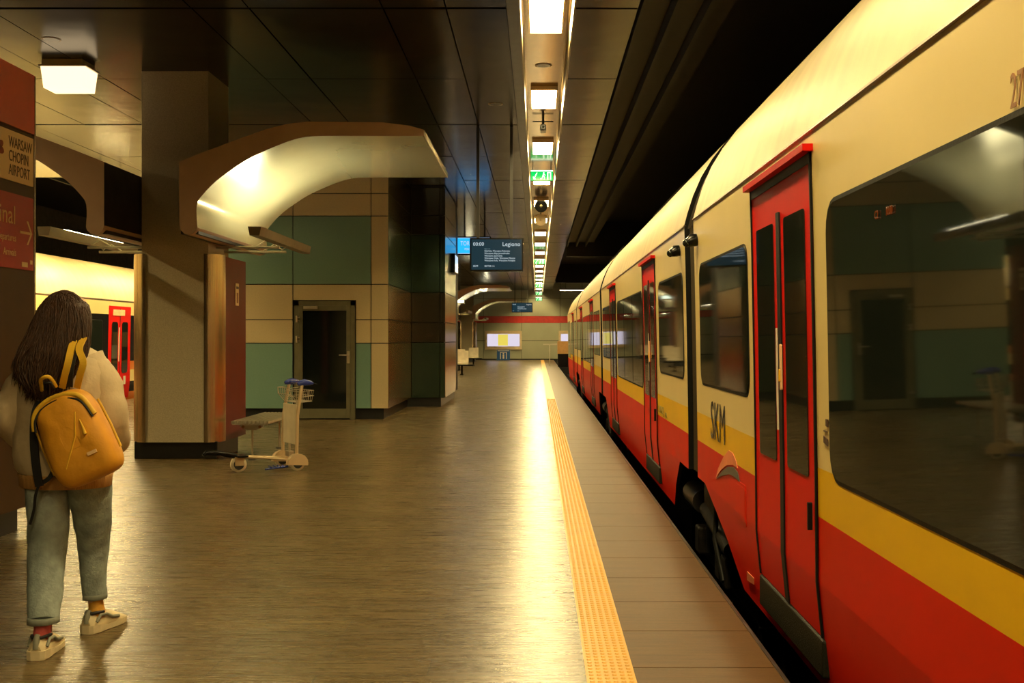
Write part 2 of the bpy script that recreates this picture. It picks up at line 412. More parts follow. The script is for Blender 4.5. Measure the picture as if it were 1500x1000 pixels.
SB = ['wall_side_teal']+['wall_side_blue']*2+['wall_side_teal']+['wall_side_blue']*2
panels_side(b, XA-.03, [19.5, 21.2, 23.0], SM)
panels_side(b, XC+.03, [19.5, 23, 26], RM, -1)
struct(b.build('wall_service_block'))
b = MB()
b.box(XC+.03, XB_-.03, 23.03, 27, .19, HC, 'wall_gap'); b.box(XC+.08, XB_-.10, 23.12, 26.9, 0, .2, 'plinth')
panels_front(b, 23.03, [XA, -2.06, XB_], [SB, SB])
panels_side(b, XB_-.03, [23.0, 24.5, 26.0], SM)
b.box(XC, XB_, 25.98, 27.0, .19, HC, 'wall_gap') if False else None
struct(b.build('wall_lift_block'))
# service door
b = MB()
dx0, dx1 = -4.34, -3.26
yd = 19.50
b.box(dx0, dx0+.08, yd-.02, yd+.1, 0, 2.11, 'door_frame'); b.box(dx1-.08, dx1, yd-.02, yd+.1, 0, 2.11, 'door_frame')
b.box(dx0, dx1, yd-.02, yd+.1, 2.03, 2.11, 'door_frame')
dr = struct(b.build('door_1'))
b = MB(); b.box(dx0+.08, dx0+.15, yd-.03, yd+.03, .02, 2.03, 'door_frame', bev=.006); b.box(dx1-.15, dx1-.08, yd-.03, yd+.03, .02, 2.03, 'door_frame', bev=.006)
b.box(dx0+.15, dx1-.15, yd-.03, yd+.03, .02, .19, 'door_frame', bev=.006); b.box(dx0+.15, dx1-.15, yd-.03, yd+.03, 1.94, 2.03, 'door_frame', bev=.006)
b.build('door_leaf', dr)
b = MB(); b.box(dx0+.15, dx1-.15, yd-.01, yd+.01, .19, 1.94, 'door_glass'); b.build('pane', dr)
b = MB(); b.box(dx1-.14, dx1-.09, yd-.045, yd-.028, 1.0, 1.22, 'alu', bev=.008); b.tube([(dx1-.115, yd-.04, 1.15), (dx1-.115, yd-.09, 1.15), (dx1-.27, yd-.09, 1.15)], .011, 'alu'); b.build('door_handle', dr)
b = MB(); b.box(dx0+.17, dx0+.42, yd-.07, yd-.03, 1.97, 2.02, 'alu', bev=.006); b.build('door_closer', dr)
for z in (1.82, 1.76, 1.46, 1.40, .3):
    b = MB(); b.cyl((dx0+.05, yd-.05, z-.03), (dx0+.05, yd-.05, z+.03), .016, 'alu'); b.box(dx0+.04, dx0+.10, yd-.05, yd-.02, z-.008, z+.008, 'alu'); b.build('hinge', dr)

# ------------------------------------------------------------------ platform edge tiles
b = MB(); y = YB
while y < YE-.1:
    b.box(.42, EDGE-.014, y+.003, min(y+.60, YE)-.003, .0005, .003, 'edge_tile'); y += .60
struct(b.build('floor_edge_tiles'))
# ------------------------------------------------------------------ tactile strip
b = MB()
tx0, tx1 = .208, .418
b.box(tx0, tx1, YB, 72.9, 0, .006, 'tactile')
y = 3.6
b2 = MB()
while y < 26:
    for i in range(6):
        x = tx0+.022+i*.0332
        n = 6 if y < 12 else 4
        lw, up_ = .012, .005
        o0 = [(x+lw*math.cos(2*PI*q/n), y+lw*1.25*math.sin(2*PI*q/n), .006) for q in range(n)]
        o1 = [(x+lw*.6*math.cos(2*PI*q/n), y+lw*.75*math.sin(2*PI*q/n), .0115) for q in range(n)]
        b.add(o0+o1, [(q, (q+1) % n, n+(q+1) % n, n+q) for q in range(n)]+[list(range(n, 2*n))], 'tactile')
    y += .045
tag(b.build('tactile_strip'), 'yellow studded tactile paving strip running along the platform edge', 'tactile paving')

# ------------------------------------------------------------------ ceiling fittings
P0 = 11.40
first = None
lamps = []
for k, lx in [(k, .085) for k in range(-4, 17)]+[(k+100, -8.785) for k in range(0, 12)]:
    kk = k; k = k if k < 90 else k-100
    y1 = P0+3.75*k; y0 = y1-1.13
    if k == 0: lab = 'lit rectangular ceiling light cut by the top of the photo'
    else: lab = None
    e = empty('ceiling_light', (lx, y0, HC))
    b = MB(); b.box(-.175, -.16, 0, 1.13, -.022, .03, 'alu_warm'); b.box(.16, .175, 0, 1.13, -.022, .03, 'alu_warm'); b.box(-.16, .16, -.01, .006, -.022, .03, 'alu_warm'); b.box(-.16, .16, 1.124, 1.14, -.022, .03, 'alu_warm'); b.build('housing', e)
    b = MB(); b.box(-.16, .16, .006, 1.124, -.016, .0, 'left_lamp' if kk >= 90 else 'strip_lamp'); b.build('diffuser', e)
    lamps.append((kk, e))
ordn = ['first', 'second', 'third', 'fourth', 'fifth', 'sixth', 'seventh', 'eighth', 'ninth', 'tenth', 'eleventh', 'twelfth', 'thirteenth', 'fourteenth', 'fifteenth', 'sixteenth', 'seventeenth']
for k, e in lamps:
    if k >= 90:
        tag(e, 'lit ceiling light over the left platform edge, hidden behind pillar and column', 'ceiling light', 'left channel lights')
    elif k < 0:
        tag(e, 'lit ceiling channel light overhead, behind the viewer', 'ceiling light', 'ceiling channel lights')
    else:
        tag(e, ('brightest rectangular light in the golden ceiling channel, cut by the top edge' if k == 0 else 'lit rectangular fitting, %s from the near end of the golden ceiling channel' % ordn[k]), 'ceiling light', 'ceiling channel lights')

def exit_sign(y, zt, zb, label, drop=0):
    e = empty('exit_sign', (.08, y, zt))
    h = zt-zb
    b = MB(); b.box(-.215, .215, 0, .07, -h, 0, 'black', bev=.006); b.build('housing', e)
    b = MB(); b.box(-.205, .205, -.012, 0, -h+.01, -.03, 'green_sign'); b.box(-.205, .205, -.013, 0, -.03, -.008, 'white_glow'); b.build('sign_face', e)
    b = MB()
    z0 = -h+.03; z1 = -.045; zm = (z0+z1)/2
    b.box(.10, .17, -.017, -.011, z0, z1, 'white_glow'); b.box(.118, .152, -.02, -.016, z0, z1-.012, 'green_sign')
    # running figure
    b.ball((.035, -.016, z1-.012), (.012, .004, .012), 'white_glow', 8, 5)
    b.tube([(.032, -.016, z1-.03), (.02, -.016, zm-.01)], .011, 'white_glow', 6)
    b.tube([(.02, -.016, zm-.01), (.05, -.016, zm-.02), (.045, -.016, z0)], .007, 'white_glow', 6)
    b.tube([(.02, -.016, zm-.01), (-.005, -.016, z0+.012), (-.03, -.016, z0+.012)], .007, 'white_glow', 6)
    b.tube([(.03, -.016, z1-.03), (.065, -.016, zm+.008)], .006, 'white_glow', 6)
    # arrow
    b.tube([(-.09, -.016, z1-.01), (-.15, -.016, z0+.01)], .008, 'white_glow', 6)
    b.tube([(-.16, -.016, z0+.05), (-.15, -.016, z0+.01), (-.115, -.016, z0+.008)], .008, 'white_glow', 6)
    b.build('pictogram', e)
    for x in (-.17, .17):
        b = MB(); b.cyl((x, .03, 0), (x, .03, HC-zt+.03), .008, 'pole'); b.build('hanger', e)
    tag(e, label, 'exit sign', 'green exit signs')
exit_sign(20.4, 4.59, 4.38, 'largest green exit sign with running figure and arrow, under the ceiling channel')
exit_sign(42.7, 4.55, 4.33, 'green exit sign in the middle distance, second from the viewer')
exit_sign(61.5, 4.52, 4.30, 'small green exit sign, third along the ceiling channel')
exit_sign(70.0, 4.42, 4.20, 'tiny green exit sign near the end wall, upper of the last two')
exit_sign(71.5, 4.12, 3.88, 'tiny green exit sign near the end wall, lowest of all')
def cctv(y, label, drop=.12, s=1.0, x=.08):
    e = empty('security_camera', (x, y, HC+.03))
    b = MB(); b.cyl((0, 0, 0), (0, 0, -drop), .018*s, 'black'); b.box(-.15*s, .15*s, -.01, .01, -drop*.5-.008, -drop*.5+.008, 'black'); b.build('bracket', e)
    b = MB(); b.box(-.045*s, .045*s, -.12*s, .12*s, -drop-.09*s, -drop, 'black', bev=.015); b.build('housing', e)
    b = MB(); b.tube([(0, -.12*s, -drop-.045*s), (0, -.16*s, -drop-.047*s)], [.036*s, .03*s], 'black', 14); b.ball((0, -.16*s, -drop-.047*s), .025*s, 'glass_dark'); b.build('lens', e)
    tag(e, label, 'camera', 'ceiling cameras')
cctv(16.0, 'black security camera hanging in the ceiling channel before the first exit sign')
cctv(68.0, 'tiny black security camera beyond the third exit sign', .22, 1.5)
def speaker(y, label, s=1.0, mat='black'):
    e = empty('loudspeaker', (.08, y, HC+.03))
    b = MB(); b.cyl((0, 0, 0), (0, 0, -.1), .012, 'black'); b.build('bracket', e)
    b = MB(); b.tube([(0, .1, -.16), (0, 0, -.16), (0, -.10, -.16), (0, -.2, -.17)], [.05, .07, .10, .15], mat, 20); b.build('horn', e)
    b = MB(); b.ball((0, -.17, -.165), (.05, .04, .05), 'alu_warm'); b.build('cone', e)
    tag(e, label, 'loudspeaker', 'ceiling channel loudspeakers')
speaker(25.5, 'dark round loudspeaker behind the largest exit sign, nearer of two')
speaker(28.5, 'dark horn loudspeaker in the ceiling channel, farther of two', 1, 'alu_warm')
for i, (px, py, lab) in enumerate(((75, 57, 'round recessed ceiling disc at the far upper left'), (726, 152, 'round recessed ceiling disc left of the light channel'), (796, 99, 'round recessed disc between the two nearest channel lights'), (700, 20, 'round ceiling disc near the top edge of the photo'))):
    Y = 3.2*1600/(495-py); zz = HC if i != 2 else HC+.03; X = (px-787.5)*Y/1600
    b = MB(); b.tube([(X, Y, zz+.01), (X, Y, zz-.006)], [.105, .10], 'alu_warm', 28); b.tube([(X, Y, zz-.005), (X, Y, zz-.009)], [.088, .085], 'ceil', 28)
    if i < 3: tag(b.build('ceiling_speaker'), lab, 'ceiling disc', 'recessed ceiling discs')

# side fitting
e = empty('box_light', (-5.43, 12.5, HC))
b = MB(); b.box(-.25, .22, 0, .36, -.07, 0, 'alu_warm', bev=.01); b.box(-.28, .27, -.02, .38, -.09, -.07, 'alu_warm'); b.build('housing', e)
b = MB(); b.add([(-.26, -.0, -.09), (.25, -.0, -.09), (.25, .36, -.09), (-.26, .36, -.09), (-.235, .02, -.33), (.225, .02, -.33), (.225, .34, -.33), (-.235, .34, -.33)], [(0,1,2,3),(4,5,6,7),(0,1,5,4),(1,2,6,5),(2,3,7,6),(3,0,4,7)], 'side_lamp'); b.build('diffuser', e)
tag(e, 'glowing box shaped ceiling light beside the red sign pillar', 'ceiling light')

# ------------------------------------------------------------------ columns with wings
def arc_pts(px, Y=12.0, c=-4.35):
    return [((p-787.5)*Y/1600 - c, 1.45-(q-495)*Y/1600) for p, q in px]
UND = arc_pts([(289, 333), (288.5, 300), (299, 283), (318, 264), (342, 246.5), (366, 231.5), (396, 217.5), (424, 206.5), (448, 200.5), (480, 199), (560, 199), (621, 199)])
TOP = arc_pts([(262.5, 237), (300, 222), (345, 205), (390, 189), (420, 181.5), (450, 178), (560, 179), (600, 184), (621, 190)])
LEG = arc_pts([(262.5, 330), (265, 337), (270, 342), (276, 343.5), (283, 341.5), (287.5, 337)])
def smooth_curve(P, n=4):
    out = []
    for i in range(len(P)-1):
        p0 = P[max(i-1, 0)]; p1 = P[i]; p2 = P[i+1]; p3 = P[min(i+2, len(P)-1)]
        for k in range(n):
            t = k/n
            out.append(tuple(.5*((2*p1[a])+(-p0[a]+p2[a])*t+(2*p0[a]-5*p1[a]+4*p2[a]-p3[a])*t*t+(-p0[a]+3*p1[a]-3*p2[a]+p3[a])*t**3) for a in (0, 1)))
    out.append(P[-1]); return out
UNDs = smooth_curve(UND)
def wing_mesh(sg):
    b = MB()
    # cross section polygon front/back caps as strip between underside and top
    prof = [(p[0]*sg, p[1]) for p in UNDs]
    y0, y1 = -1.53, 1.57
    # underside shell, smooth
    n = 12
    rows = []
    for i in range(n+1):
        y = y0+(y1-y0)*i/n
        rows.append([(p[0], y, p[1]) for p in prof])
    b.rings(rows, 'wing_in', False, closed=False)
    top = [(p[0]*sg, p[1]) for p in TOP]
    rows = [[(p[0], y, p[1]) for p in top] for y in (y0, y1)]
    b.rings(rows, 'wing', False, closed=False)
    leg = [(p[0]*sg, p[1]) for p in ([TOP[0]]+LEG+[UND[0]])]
    b.rings([[(p[0], y, p[1]) for p in leg[:2]] for y in (y0, y1)], 'steel_dark', False, closed=False)  # outer leg face set dark, its shade put into the colour
    b.rings([[(p[0], y, p[1]) for p in leg[1:]] for y in (y0, y1)], 'wing', False, closed=False)
    poly = leg[:-1] + prof + top[::-1][:-1]
    for y in (y0, y1):
        b.add([(p[0], y, p[1]) for p in poly], [list(range(len(poly)))], 'wing')
    # end cap
    a, c = prof[-1], top[-1]
    b.add([(a[0], y0, a[1]), (a[0], y1, a[1]), (c[0], y1, c[1]), (c[0], y0, c[1])], [(0, 1, 2, 3)], 'wing')
    return b
def column(yc, k, labels):
    c = empty('column', (-4.35, yc, 0))
    b = MB(); b.box(-.40, .40, -.425, .425, .2, HC+.02, 'column_stone'); b.build('shaft', c)
    b = MB(); b.box(-.50, .50, -.40, .52, 0, .21, 'plinth', bev=.01); b.build('plinth', c)
    # rounded brushed corners + red sides
    for sx in (-1, 1):
        b = MB(); R = .2; pts = []
        xo = .55*sx
        for i in range(13):
            a = PI/2*i/12
            pts.append((xo - sx*R + sx*R*math.sin(a), -.44 + R - R*math.cos(a)))
        pts = [(sx*.385, -.44)] + pts + [(xo, -.22), (xo-sx*.02, -.22), (xo-sx*.02, -.25)] + [(sx*.385, -.40)]
        b.prism(pts, 'z', .2, 2.46, 'brushed', smooth=False)
        o = b.build('corner_cladding', c)
        b = MB(); b.box(xo-sx*.02, xo, -.22, .69, .2, 2.44, 'clad_red'); b.box(sx*.40, xo-sx*.02, .66, .69, .2, 2.44, 'clad_red'); b.box(sx*.385, xo-sx*.02, -.25, .66, 2.40, 2.42, 'plinth'); b.build('side_cladding', c)
    tag(c, labels[0], 'column', 'platform columns')
    for sx in (1, -1):
        w_ = empty('canopy_wing', (-4.35, yc, 0))
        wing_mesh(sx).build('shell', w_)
        b = MB(); b.box(sx*(3.09), sx*3.11, -1.53, 1.57, 3.665, 3.735, 'brushed', bev=.008); b.build('edge_strip', w_)
        b = MB(); b.box(sx*.405, sx*.60, -1.45, 1.5, 2.60, 2.64, 'steel_dark'); b.build('bottom_rail', w_)
        tag(w_, labels[1 if sx > 0 else 2], 'canopy wing', 'curved wings on the columns')
        t = empty('uplight', (-4.35, yc, 0))
        b = MB()
        xs_ = sx*1.18
        b.prism([(xs_-.055, 2.60), (xs_+.055, 2.60), (xs_+.075, 2.70), (xs_-.075, 2.70)], 'y', -1.30, 1.40, 'trough'); b.build('housing', t)
        b = MB(); b.box(xs_-.055, xs_+.055, -.9, .9, 2.7, 2.706, 'up_lamp'); b.build('lens', t)
        b = MB()
        for yy, zz in ((-.1, 2.58), (.25, 2.55)):
            b.box(min(sx*.4, xs_), max(sx*.4, xs_), yy-.02, yy+.02, zz-.03, zz, 'alu', bev=.005)
            b.tube([(xs_-sx*.28, yy, zz), (xs_-sx*.15, yy, zz+.08), (xs_-sx*.05, yy, zz+.01), (xs_, yy, zz+.06)], .009, 'alu', 8)
        b.build('arm', t)
        tag(t, labels[3 if sx > 0 else 4], 'uplight', 'uplights under the wings')
column(13.53, 0, ['speckled grey column with brushed metal corners nearest the viewer', 'large pale curved wing reaching right from the nearest column', 'curved wing reaching left from the nearest column, towards the far train',
                  'trough uplight on arms right of the nearest column', 'trough uplight on arms left of the nearest column'])
column(50.3, 1, ['distant column beyond the lift block, nearer of the two far ones', 'distant curved wing, upper of two beyond the lift block', 'far left curved wing, mostly hidden behind the lift block',
                 'distant uplight behind the lift block wall', 'distant uplight on the far side of the nearer far column'])
column(67.5, 2, ['farthest dark column near the end wall', 'farthest curved wing before the end wall, lower of two', 'farthest wing on the left side of the last column',
                 'farthest uplight near the end wall', 'farthest uplight left of the last column'])
b = MB(); b.box(-3.798, -3.79, 13.72, 13.86, 1.86, 2.14, 'sign_cream'); b.box(-3.79, -3.786, 13.76, 13.82, 1.89, 2.02, 'brown_text'); b.box(-3.79, -3.786, 13.74, 13.84, 2.07, 2.10, 'sign_dark')
tag(b.build('notice'), 'small cream notice on the dark red cladding of the nearest column', 'notice')

# ------------------------------------------------------------------ sign pillar at left
t = empty('sign_pillar', (-3.8, 8.35, 0))
b = MB(); b.box(-1.0, -.02, -2.6, -.05, .2, 3.40, 'totem_brown'); b.build('body', t)
b = MB(); b.box(-.95, -.12, -2.5, -.12, 0, .2, 'plinth'); b.build('plinth', t)
b = MB(); b.box(-.02, 0, -2.6, -.10, 2.985, 3.43, 'totem_red'); b.build('upper_panel', t)
b = MB(); b.box(-.02, 0, -2.6, -.10, .2, 2.97, 'totem_brown'); b.build('lower_panel', t)
b = MB()
pts = [(-.14, 0)]+[(-.10+.10*math.sin(PI/2*i/8), -.10+.10*math.cos(PI/2*i/8)) for i in range(9)]+[(-.02, -.10), (-.14, -.02)]
b.prism(pts, 'z', .2, 3.43, 'brushed'); b.build('corner_cladding', t)
b = MB(); b.box(0, .012, -1.45, -.145, 2.585, 2.945, 'sign_cream'); sg = b.build('airport_sign', t)
for s_, z in (('WARSAW', 2.825), ('CHOPIN', 2.725), ('AIRPORT', 2.625)):
    text_mesh('lettering', s_, .112, 'sign_dark', sg, SIDE(.0135, -.53, z), xs=.72)
b = MB()
def petal(b, cx, cz, ang, l=.075, wd=.028):
    pts = [(cx+math.cos(ang)*l*(.5+.5*math.cos(q))-math.sin(ang)*wd*math.sin(q), cz+math.sin(ang)*l*(.5+.5*math.cos(q))+math.cos(ang)*wd*math.sin(q)) for q in [2*PI*i/14 for i in range(14)]]
    b.prism(pts, 'x', .012, .015, 'sign_logo')
for a in (90, 150, 30, -10, 190): petal(b, -.70, 2.79, math.radians(a), .12 if a == 90 else .10)
b.box(.012, .015, -.73, -.67, 2.62, 2.76, 'sign_logo'); b.build('emblem', sg)
b = MB(); b.box(0, .012, -1.9, -.145, 1.955, 2.495, 'sign_red'); sg = b.build('direction_sign', t)
text_mesh('lettering', 'Terminal', .19, 'cream_text', sg, SIDE(.0135, -.425, 2.275), 'RIGHT', xs=.95)
text_mesh('lettering', 'Departures', .075, 'cream_text', sg, SIDE(.0135, -.42, 2.15), 'RIGHT', xs=.8)
text_mesh('lettering', 'Arrivals', .075, 'cream_text', sg, SIDE(.0135, -.42, 2.045), 'RIGHT', xs=.8)
b = MB(); b.box(.012, .016, -.36, -.18, 2.218, 2.236, 'cream_text')
b.add([(.016, -.26, 2.315), (.016, -.235, 2.315), (.016, -.17, 2.227), (.016, -.235, 2.14), (.016, -.26, 2.14), (.016, -.195, 2.227)], [(0, 1, 2, 5), (5, 2, 3, 4)], 'cream_text')
b.build('arrow', sg)
b = MB(); b.box(.012, .015, -.33, -.24, 1.975, 2.01, 'cream_text'); b.box(.012, .015, -.20, -.165, 2.0, 2.03, 'cream_text'); b.build('emblem', sg)
tag(t, 'tall pillar with airport name and red direction sign at the left edge', 'sign pillar')

# ------------------------------------------------------------------ displays
def display(x0, x1, z0, z1, y, lab, lines=True, hang=True):
    e = empty('departure_display', ((x0+x1)/2, y, z1)); hw = (x1-x0)/2; h = z1-z0
    b = MB(); b.box(-hw, hw, 0, .10, -h, 0, 'black', bev=.008); b.build('housing', e)
    b = MB(); b.box(-hw+.025, hw-.025, -.004, 0, -h+.03, -.025, 'screen_bg'); sc = b.build('screen', e)
    k = h/.51
    text_mesh('lettering', '00:00', .075*k, 'screen_text', sc, FACE(-hw+.05, -.008, -.12*k))
    text_mesh('lettering', 'Legiono', .085*k, 'screen_text', sc, FACE(hw-.045, -.008, -.125*k), 'RIGHT')
    for i, (s_, q) in enumerate((('Przez / via', 0), ('Gdańska, Warszawa Rakowiec', 1), ('Warszawa Aleje Jerozolimskie', 1), ('Warszawa Zachodnia', 1), ('Warszawa Wola, Warszawa Młynów', 1), ('Warszawa Koło, Warszawa Powązki', 1))):
        text_mesh('lettering', s_, (.036 if q else .024)*k, 'screen_text' if q else 'screen_dim', sc, FACE(-hw*.45, -.008, (-.175-.036*i)*k), xs=.86)
    text_mesh('lettering', 'SKM', .04*k, 'screen_text', sc, FACE(-hw+.05, -.008, -.44*k)); text_mesh('lettering', 'SEKTOR 1-2', .036*k, 'screen_text', sc, FACE(-hw*.45, -.008, -.44*k), xs=.8)
    if hang:
        for x in (-hw*.70, hw*.55):
            b = MB(); b.box(x-.022, x+.022, .03, .07, 0, HC-z1, 'pole'); b.build('hanging_pole', e)
    tag(e, lab, 'display', 'departure displays')
display(-1.025, -.215, 2.455, 2.965, 16.5, 'dark departure display nearest the viewer, hung from two poles')
display(-2.0*.72+.02, -.28*1.0, 2.86, 3.40, 60, 'small distant departure display above the red wall band')
e = empty('track_sign', (-1.94, 27.2, 3.98))
b = MB(); b.box(-.22, .78, 0, .10, -.46, 0, 'black', bev=.01); b.build('housing', e)
b = MB(); b.box(-.19, .75, -.004, 0, -.43, -.03, 'blue_frame'); b.box(-.175, .735, -.008, -.004, -.415, -.045, 'blue_screen'); sc = b.build('screen', e)
text_mesh('lettering', 'TOR 1', .155, 'screen_text', sc, FACE(.02, -.012, -.225), xs=.72); text_mesh('lettering', 'PERON', .075, 'screen_text', sc, FACE(.12, -.012, -.34), xs=.8)
b = MB(); b.box(.1, .14, .03, .07, 0, HC-3.98, 'pole'); b.box(.6, .64, .03, .07, 0, HC-3.98, 'pole'); b.build('hanging_pole', e)
tag(e, 'bright blue TOR track sign partly behind the nearest departure display', 'track sign')
b = MB(); b.box(-1.945, -1.86, 24.6, 25.5, 2.93, 3.36, 'black', bev=.01); o = b.build('wall_screen'); b = MB(); b.box(-1.86, -1.856, 24.64, 25.46, 2.96, 3.33, 'blue_frame'); b.build('screen', o)
tag(o, 'small lit screen mounted on the side of the lift block', 'screen')

# ------------------------------------------------------------------ end wall things
e = empty('poster_case', (-2.28, YE-.02, 0))
b = MB(); b.box(-1.22, 1.22, -.12, 0, .68, 1.93, 'alu_warm', bev=.02); b.build('frame', e)
b = MB(); b.box(-1.08, 1.08, -.13, -.12, .90, 1.73, 'board_lav'); b.box(-.36, .30, -.135, -.13, .95, 1.70, 'board_yel'); b.build('poster', e)
tag(e, 'backlit poster case with pale and yellow panels on the end wall', 'poster case')
e = empty('poster_case', (2.05, YE-.02, 0))
b = MB(); b.box(-.65, 1.6, -.12, 0, .68, 1.93, 'alu_warm', bev=.02); b.build('frame', e); b = MB(); b.box(-.5, 1.45, -.13, -.12, .90, 1.73, 'board_lav'); b.build('poster', e)
tag(e, 'backlit poster case peeking out left of the train front', 'poster case')
e = empty('information_board', (-2.24, 71.6, 0))
b = MB(); b.box(-.43, .43, 0, .08, 0, .70, 'info_blue', bev=.01); b.build('panel', e)
b = MB(); b.box(-.22, -.17, -.006, 0, .08, .52, 'white_text'); b.box(.17, .22, -.006, 0, .08, .52, 'white_text'); b.box(-.22, .22, -.006, 0, .50, .54, 'white_text'); b.box(-.05, .05, -.006, 0, .10, .36, 'white_text'); b.ball((0, -.004, .43), (.05, .004, .05), 'white_text'); b.box(-.38, .38, -.006, 0, .60, .64, 'white_text'); b.build('pictogram', e)
tag(e, 'blue information board with white symbol standing below the poster case', 'information board')
e = empty('control_desk', (1.0, 55, 0))
b = MB(); b.box(.02, .62, 0, .5, .0, .66, 'black'); b.build('base', e); b = MB(); b.box(0, .64, -.02, .5, .66, 1.30, 'timber', bev=.01); b.build('cabinet', e)
tag(e, 'orange and black cabinet at the far platform end beside the train', 'cabinet')
e = empty('handrail', (.62, 56, 0))
b = MB(); b.tube([(0, 0, 0), (0, 0, 1.15), (.38, 0, 1.15)], .02, 'alu', 8); b.build('rail', e); b = MB(); b.box(-.35, .4, -.02, .02, 1.10, 1.16, 'alu'); b.build('top_bar', e)
tag(e, 'thin metal handrail left of the orange cabinet', 'handrail')
# lamp over the track at the far end
e = empty('track_light', (2.2, 66, 4.4))
b = MB(); b.box(-.9, .9, -.08, .08, -.06, .04, 'alu'); b.build('housing', e); b = MB(); b.box(-.85, .85, -.06, .06, -.07, -.06, 'strip_lamp'); b.build('tube', e)
b = MB(); b.cyl((-.5, 0, .04), (-.5, 0, 1.1), .012, 'pole'); b.cyl((.5, 0, .04), (.5, 0, 1.1), .012, 'pole'); b.build('hanger', e)
tag(e, 'lit strip light hanging above the track by the end wall', 'strip light')
e = empty('ceiling_tube_light', (-6.2, 21.5, 4.05))
b = MB(); b.box(-.06, .06, -.9, .9, 0, .05, 'alu'); b.build('housing', e); b = MB(); b.box(-.05, .05, -.85, .85, -.012, 0, 'strip_lamp'); b.build('tube', e)
b = MB(); b.cyl((0, -.5, .05), (0, -.5, .6), .01, 'pole'); b.cyl((0, .5, .05), (0, .5, .6), .01, 'pole'); b.build('hanger', e)
e.location = (-8.6, 22.0, 3.75)
b = None
tag(e, 'lit tube light seen below the left wing above the far train', 'strip light')
# lamp bar by the far column
e = empty('floodlight', (-3.55, 49.0, 3.1)); b = MB(); b.box(-.28, .28, -.06, .1, -.1, .1, 'alu_warm', bev=.03); b.build('housing', e)
b = MB(); b.box(-.25, .25, -.07, -.06, -.07, .07, 'white_glow'); b.build('lens', e)
b = MB(); b.tube([(-.4, .05, 0), (-.25, .05, 0)], .02, 'pole'); b.build('arm', e)
tag(e, 'small white floodlight on the distant column', 'floodlight')

# ------------------------------------------------------------------ benches
def bench(x, y, L_, lab, rz=0, full=True):
    e = empty('bench', (x, y, 0), rz)
    n = int(L_/.09)
    b = MB()
    wd = .42
    for i in range(10):
        xx = -wd/2+wd*i/9
        b.box(xx-.011, xx+.011, 0, L_, .438, .470, 'alu')
    for i in range(n+1): b.box(-wd/2, wd/2, i*L_/n*.99+.0, i*L_/n*.99+.014, .425, .438, 'alu')
    b.build('seat', e)
    for yy in (.12, L_-.12):
        b = MB(); b.prism([(-.14, .425), (.14, .425), (.13, .395), (.05, .355), (-.05, .355), (-.13, .395)], 'y', yy-.04, yy+.02, 'alu'); 
        b.cyl((-.10, yy-.045, .395), (-.10, yy-.035, .395), .018, 'brown_text'); b.cyl((.10, yy-.045, .395), (.10, yy-.035, .395), .018, 'brown_text')
        b.build('bracket', e)
        b = MB(); b.cyl((0, yy, .37), (0, yy, .012), .012, 'alu'); b.tube([(0, yy, .015), (0, yy, 0)], [.045, .05], 'hub'); b.build('leg', e)
    tag(e, lab, 'bench')
bench(-3.40, 12.9, 1.6, 'metal slatted bench right of the nearest column behind the trolley')
def far_seat(x, y, lab):
    e = empty('platform_seat', (x, y, 0), -PI/2)
    b = MB(); pts = [(-.22, .42), (.20, .44), (.26, .95), (.21, .95), (.15, .50), (-.22, .47)]
    b.prism([(-p[0], p[1]) for p in pts], 'y', -.25, .25, 'seat_white'); b.build('shell', e)
    b = MB(); b.box(-.3, .3, -.45, .45, .36, .41, 'black'); b.cyl((0, 0, .36), (0, 0, 0), .04, 'black'); b.box(-.25, .25, -.06, .06, 0, .04, 'black'); b.build('base', e)
    tag(e, lab, 'seat', 'white platform seats')
far_seat(-3.52, 49.0, 'white platform seat farther back by the lift block edge')
far_seat(-2.98, 43.0, 'white platform seat just beside the lift block edge')
far_seat(-3.35, 57.0, 'white platform seat at the foot of the farthest column')

# ------------------------------------------------------------------ luggage trolley
TR = empty('luggage_trolley', (-2.76, 12.15, 0), math.atan2(-.565, -.825))
def wheel(x, y, r, parent, fender=False):
    o = MB()
    o.tube([(x, y-.018, r), (x, y-.022, r), (x, y+.022, r), (x, y+.018, r)], [r*.8, r, r, r*.8], 'tyre', 26)
    wo = o.build('wheel', parent)
    o = MB(); o.tube([(x, y-.026, r), (x, y+.026, r)], r*.68, 'hub', 20); o.tube([(x, y-.03, r), (x, y+.03, r)], r*.18, 'alu', 12); o.build('hub', wo)
    return wo
b = MB()
b.tube([(-.02, 0, .115), (.62, 0, .17), (.80, 0, .21), (.90, 0, .22)], [.02, .02, .018, .016], 'alu_warm', 12)
b.tube([(0, -.21, .10), (0, .21, .10)], .016, 'alu_warm', 10)
b.tube([(0, -.19, .11), (.30, -.05, .14), (.60, 0, .17)], .011, 'alu_warm', 8); b.tube([(0, .19, .11), (.30, .05, .14), (.60, 0, .17)], .011, 'alu_warm', 8)
b.build('chassis', TR)
b = MB(); b.tube([(.60, 0, .172), (.78, 0, .215), (.93, 0, .23), (.96, 0, .20)], [.03, .027, .03, .02], 'black', 12); b.box(.50, .62, -.10, .10, .165, .185, 'black', bev=.008); b.build('nose', TR)
wheel(.58, 0, .085, TR)
b = MB(); b.box(.53, .63, -.04, -.026, .07, .17, 'alu_warm', bev=.01); b.box(.53, .63, .026, .04, .07, .17, 'alu_warm', bev=.01); b.build('fork', TR)
for s_ in (-1, 1):
    wheel(0, s_*.225, .08, TR)
    b = MB()
    pts = []
    for i in range(13):
        a = math.radians(-15+200*i/12); pts.append((.115*math.cos(a), .08+.105*math.sin(a)))
    b.prism([( -p[0], p[1]) for p in pts], 'y', s_*.225-.036, s_*.225+.036, 'alu_warm', smooth=False); b.build('fender', TR)
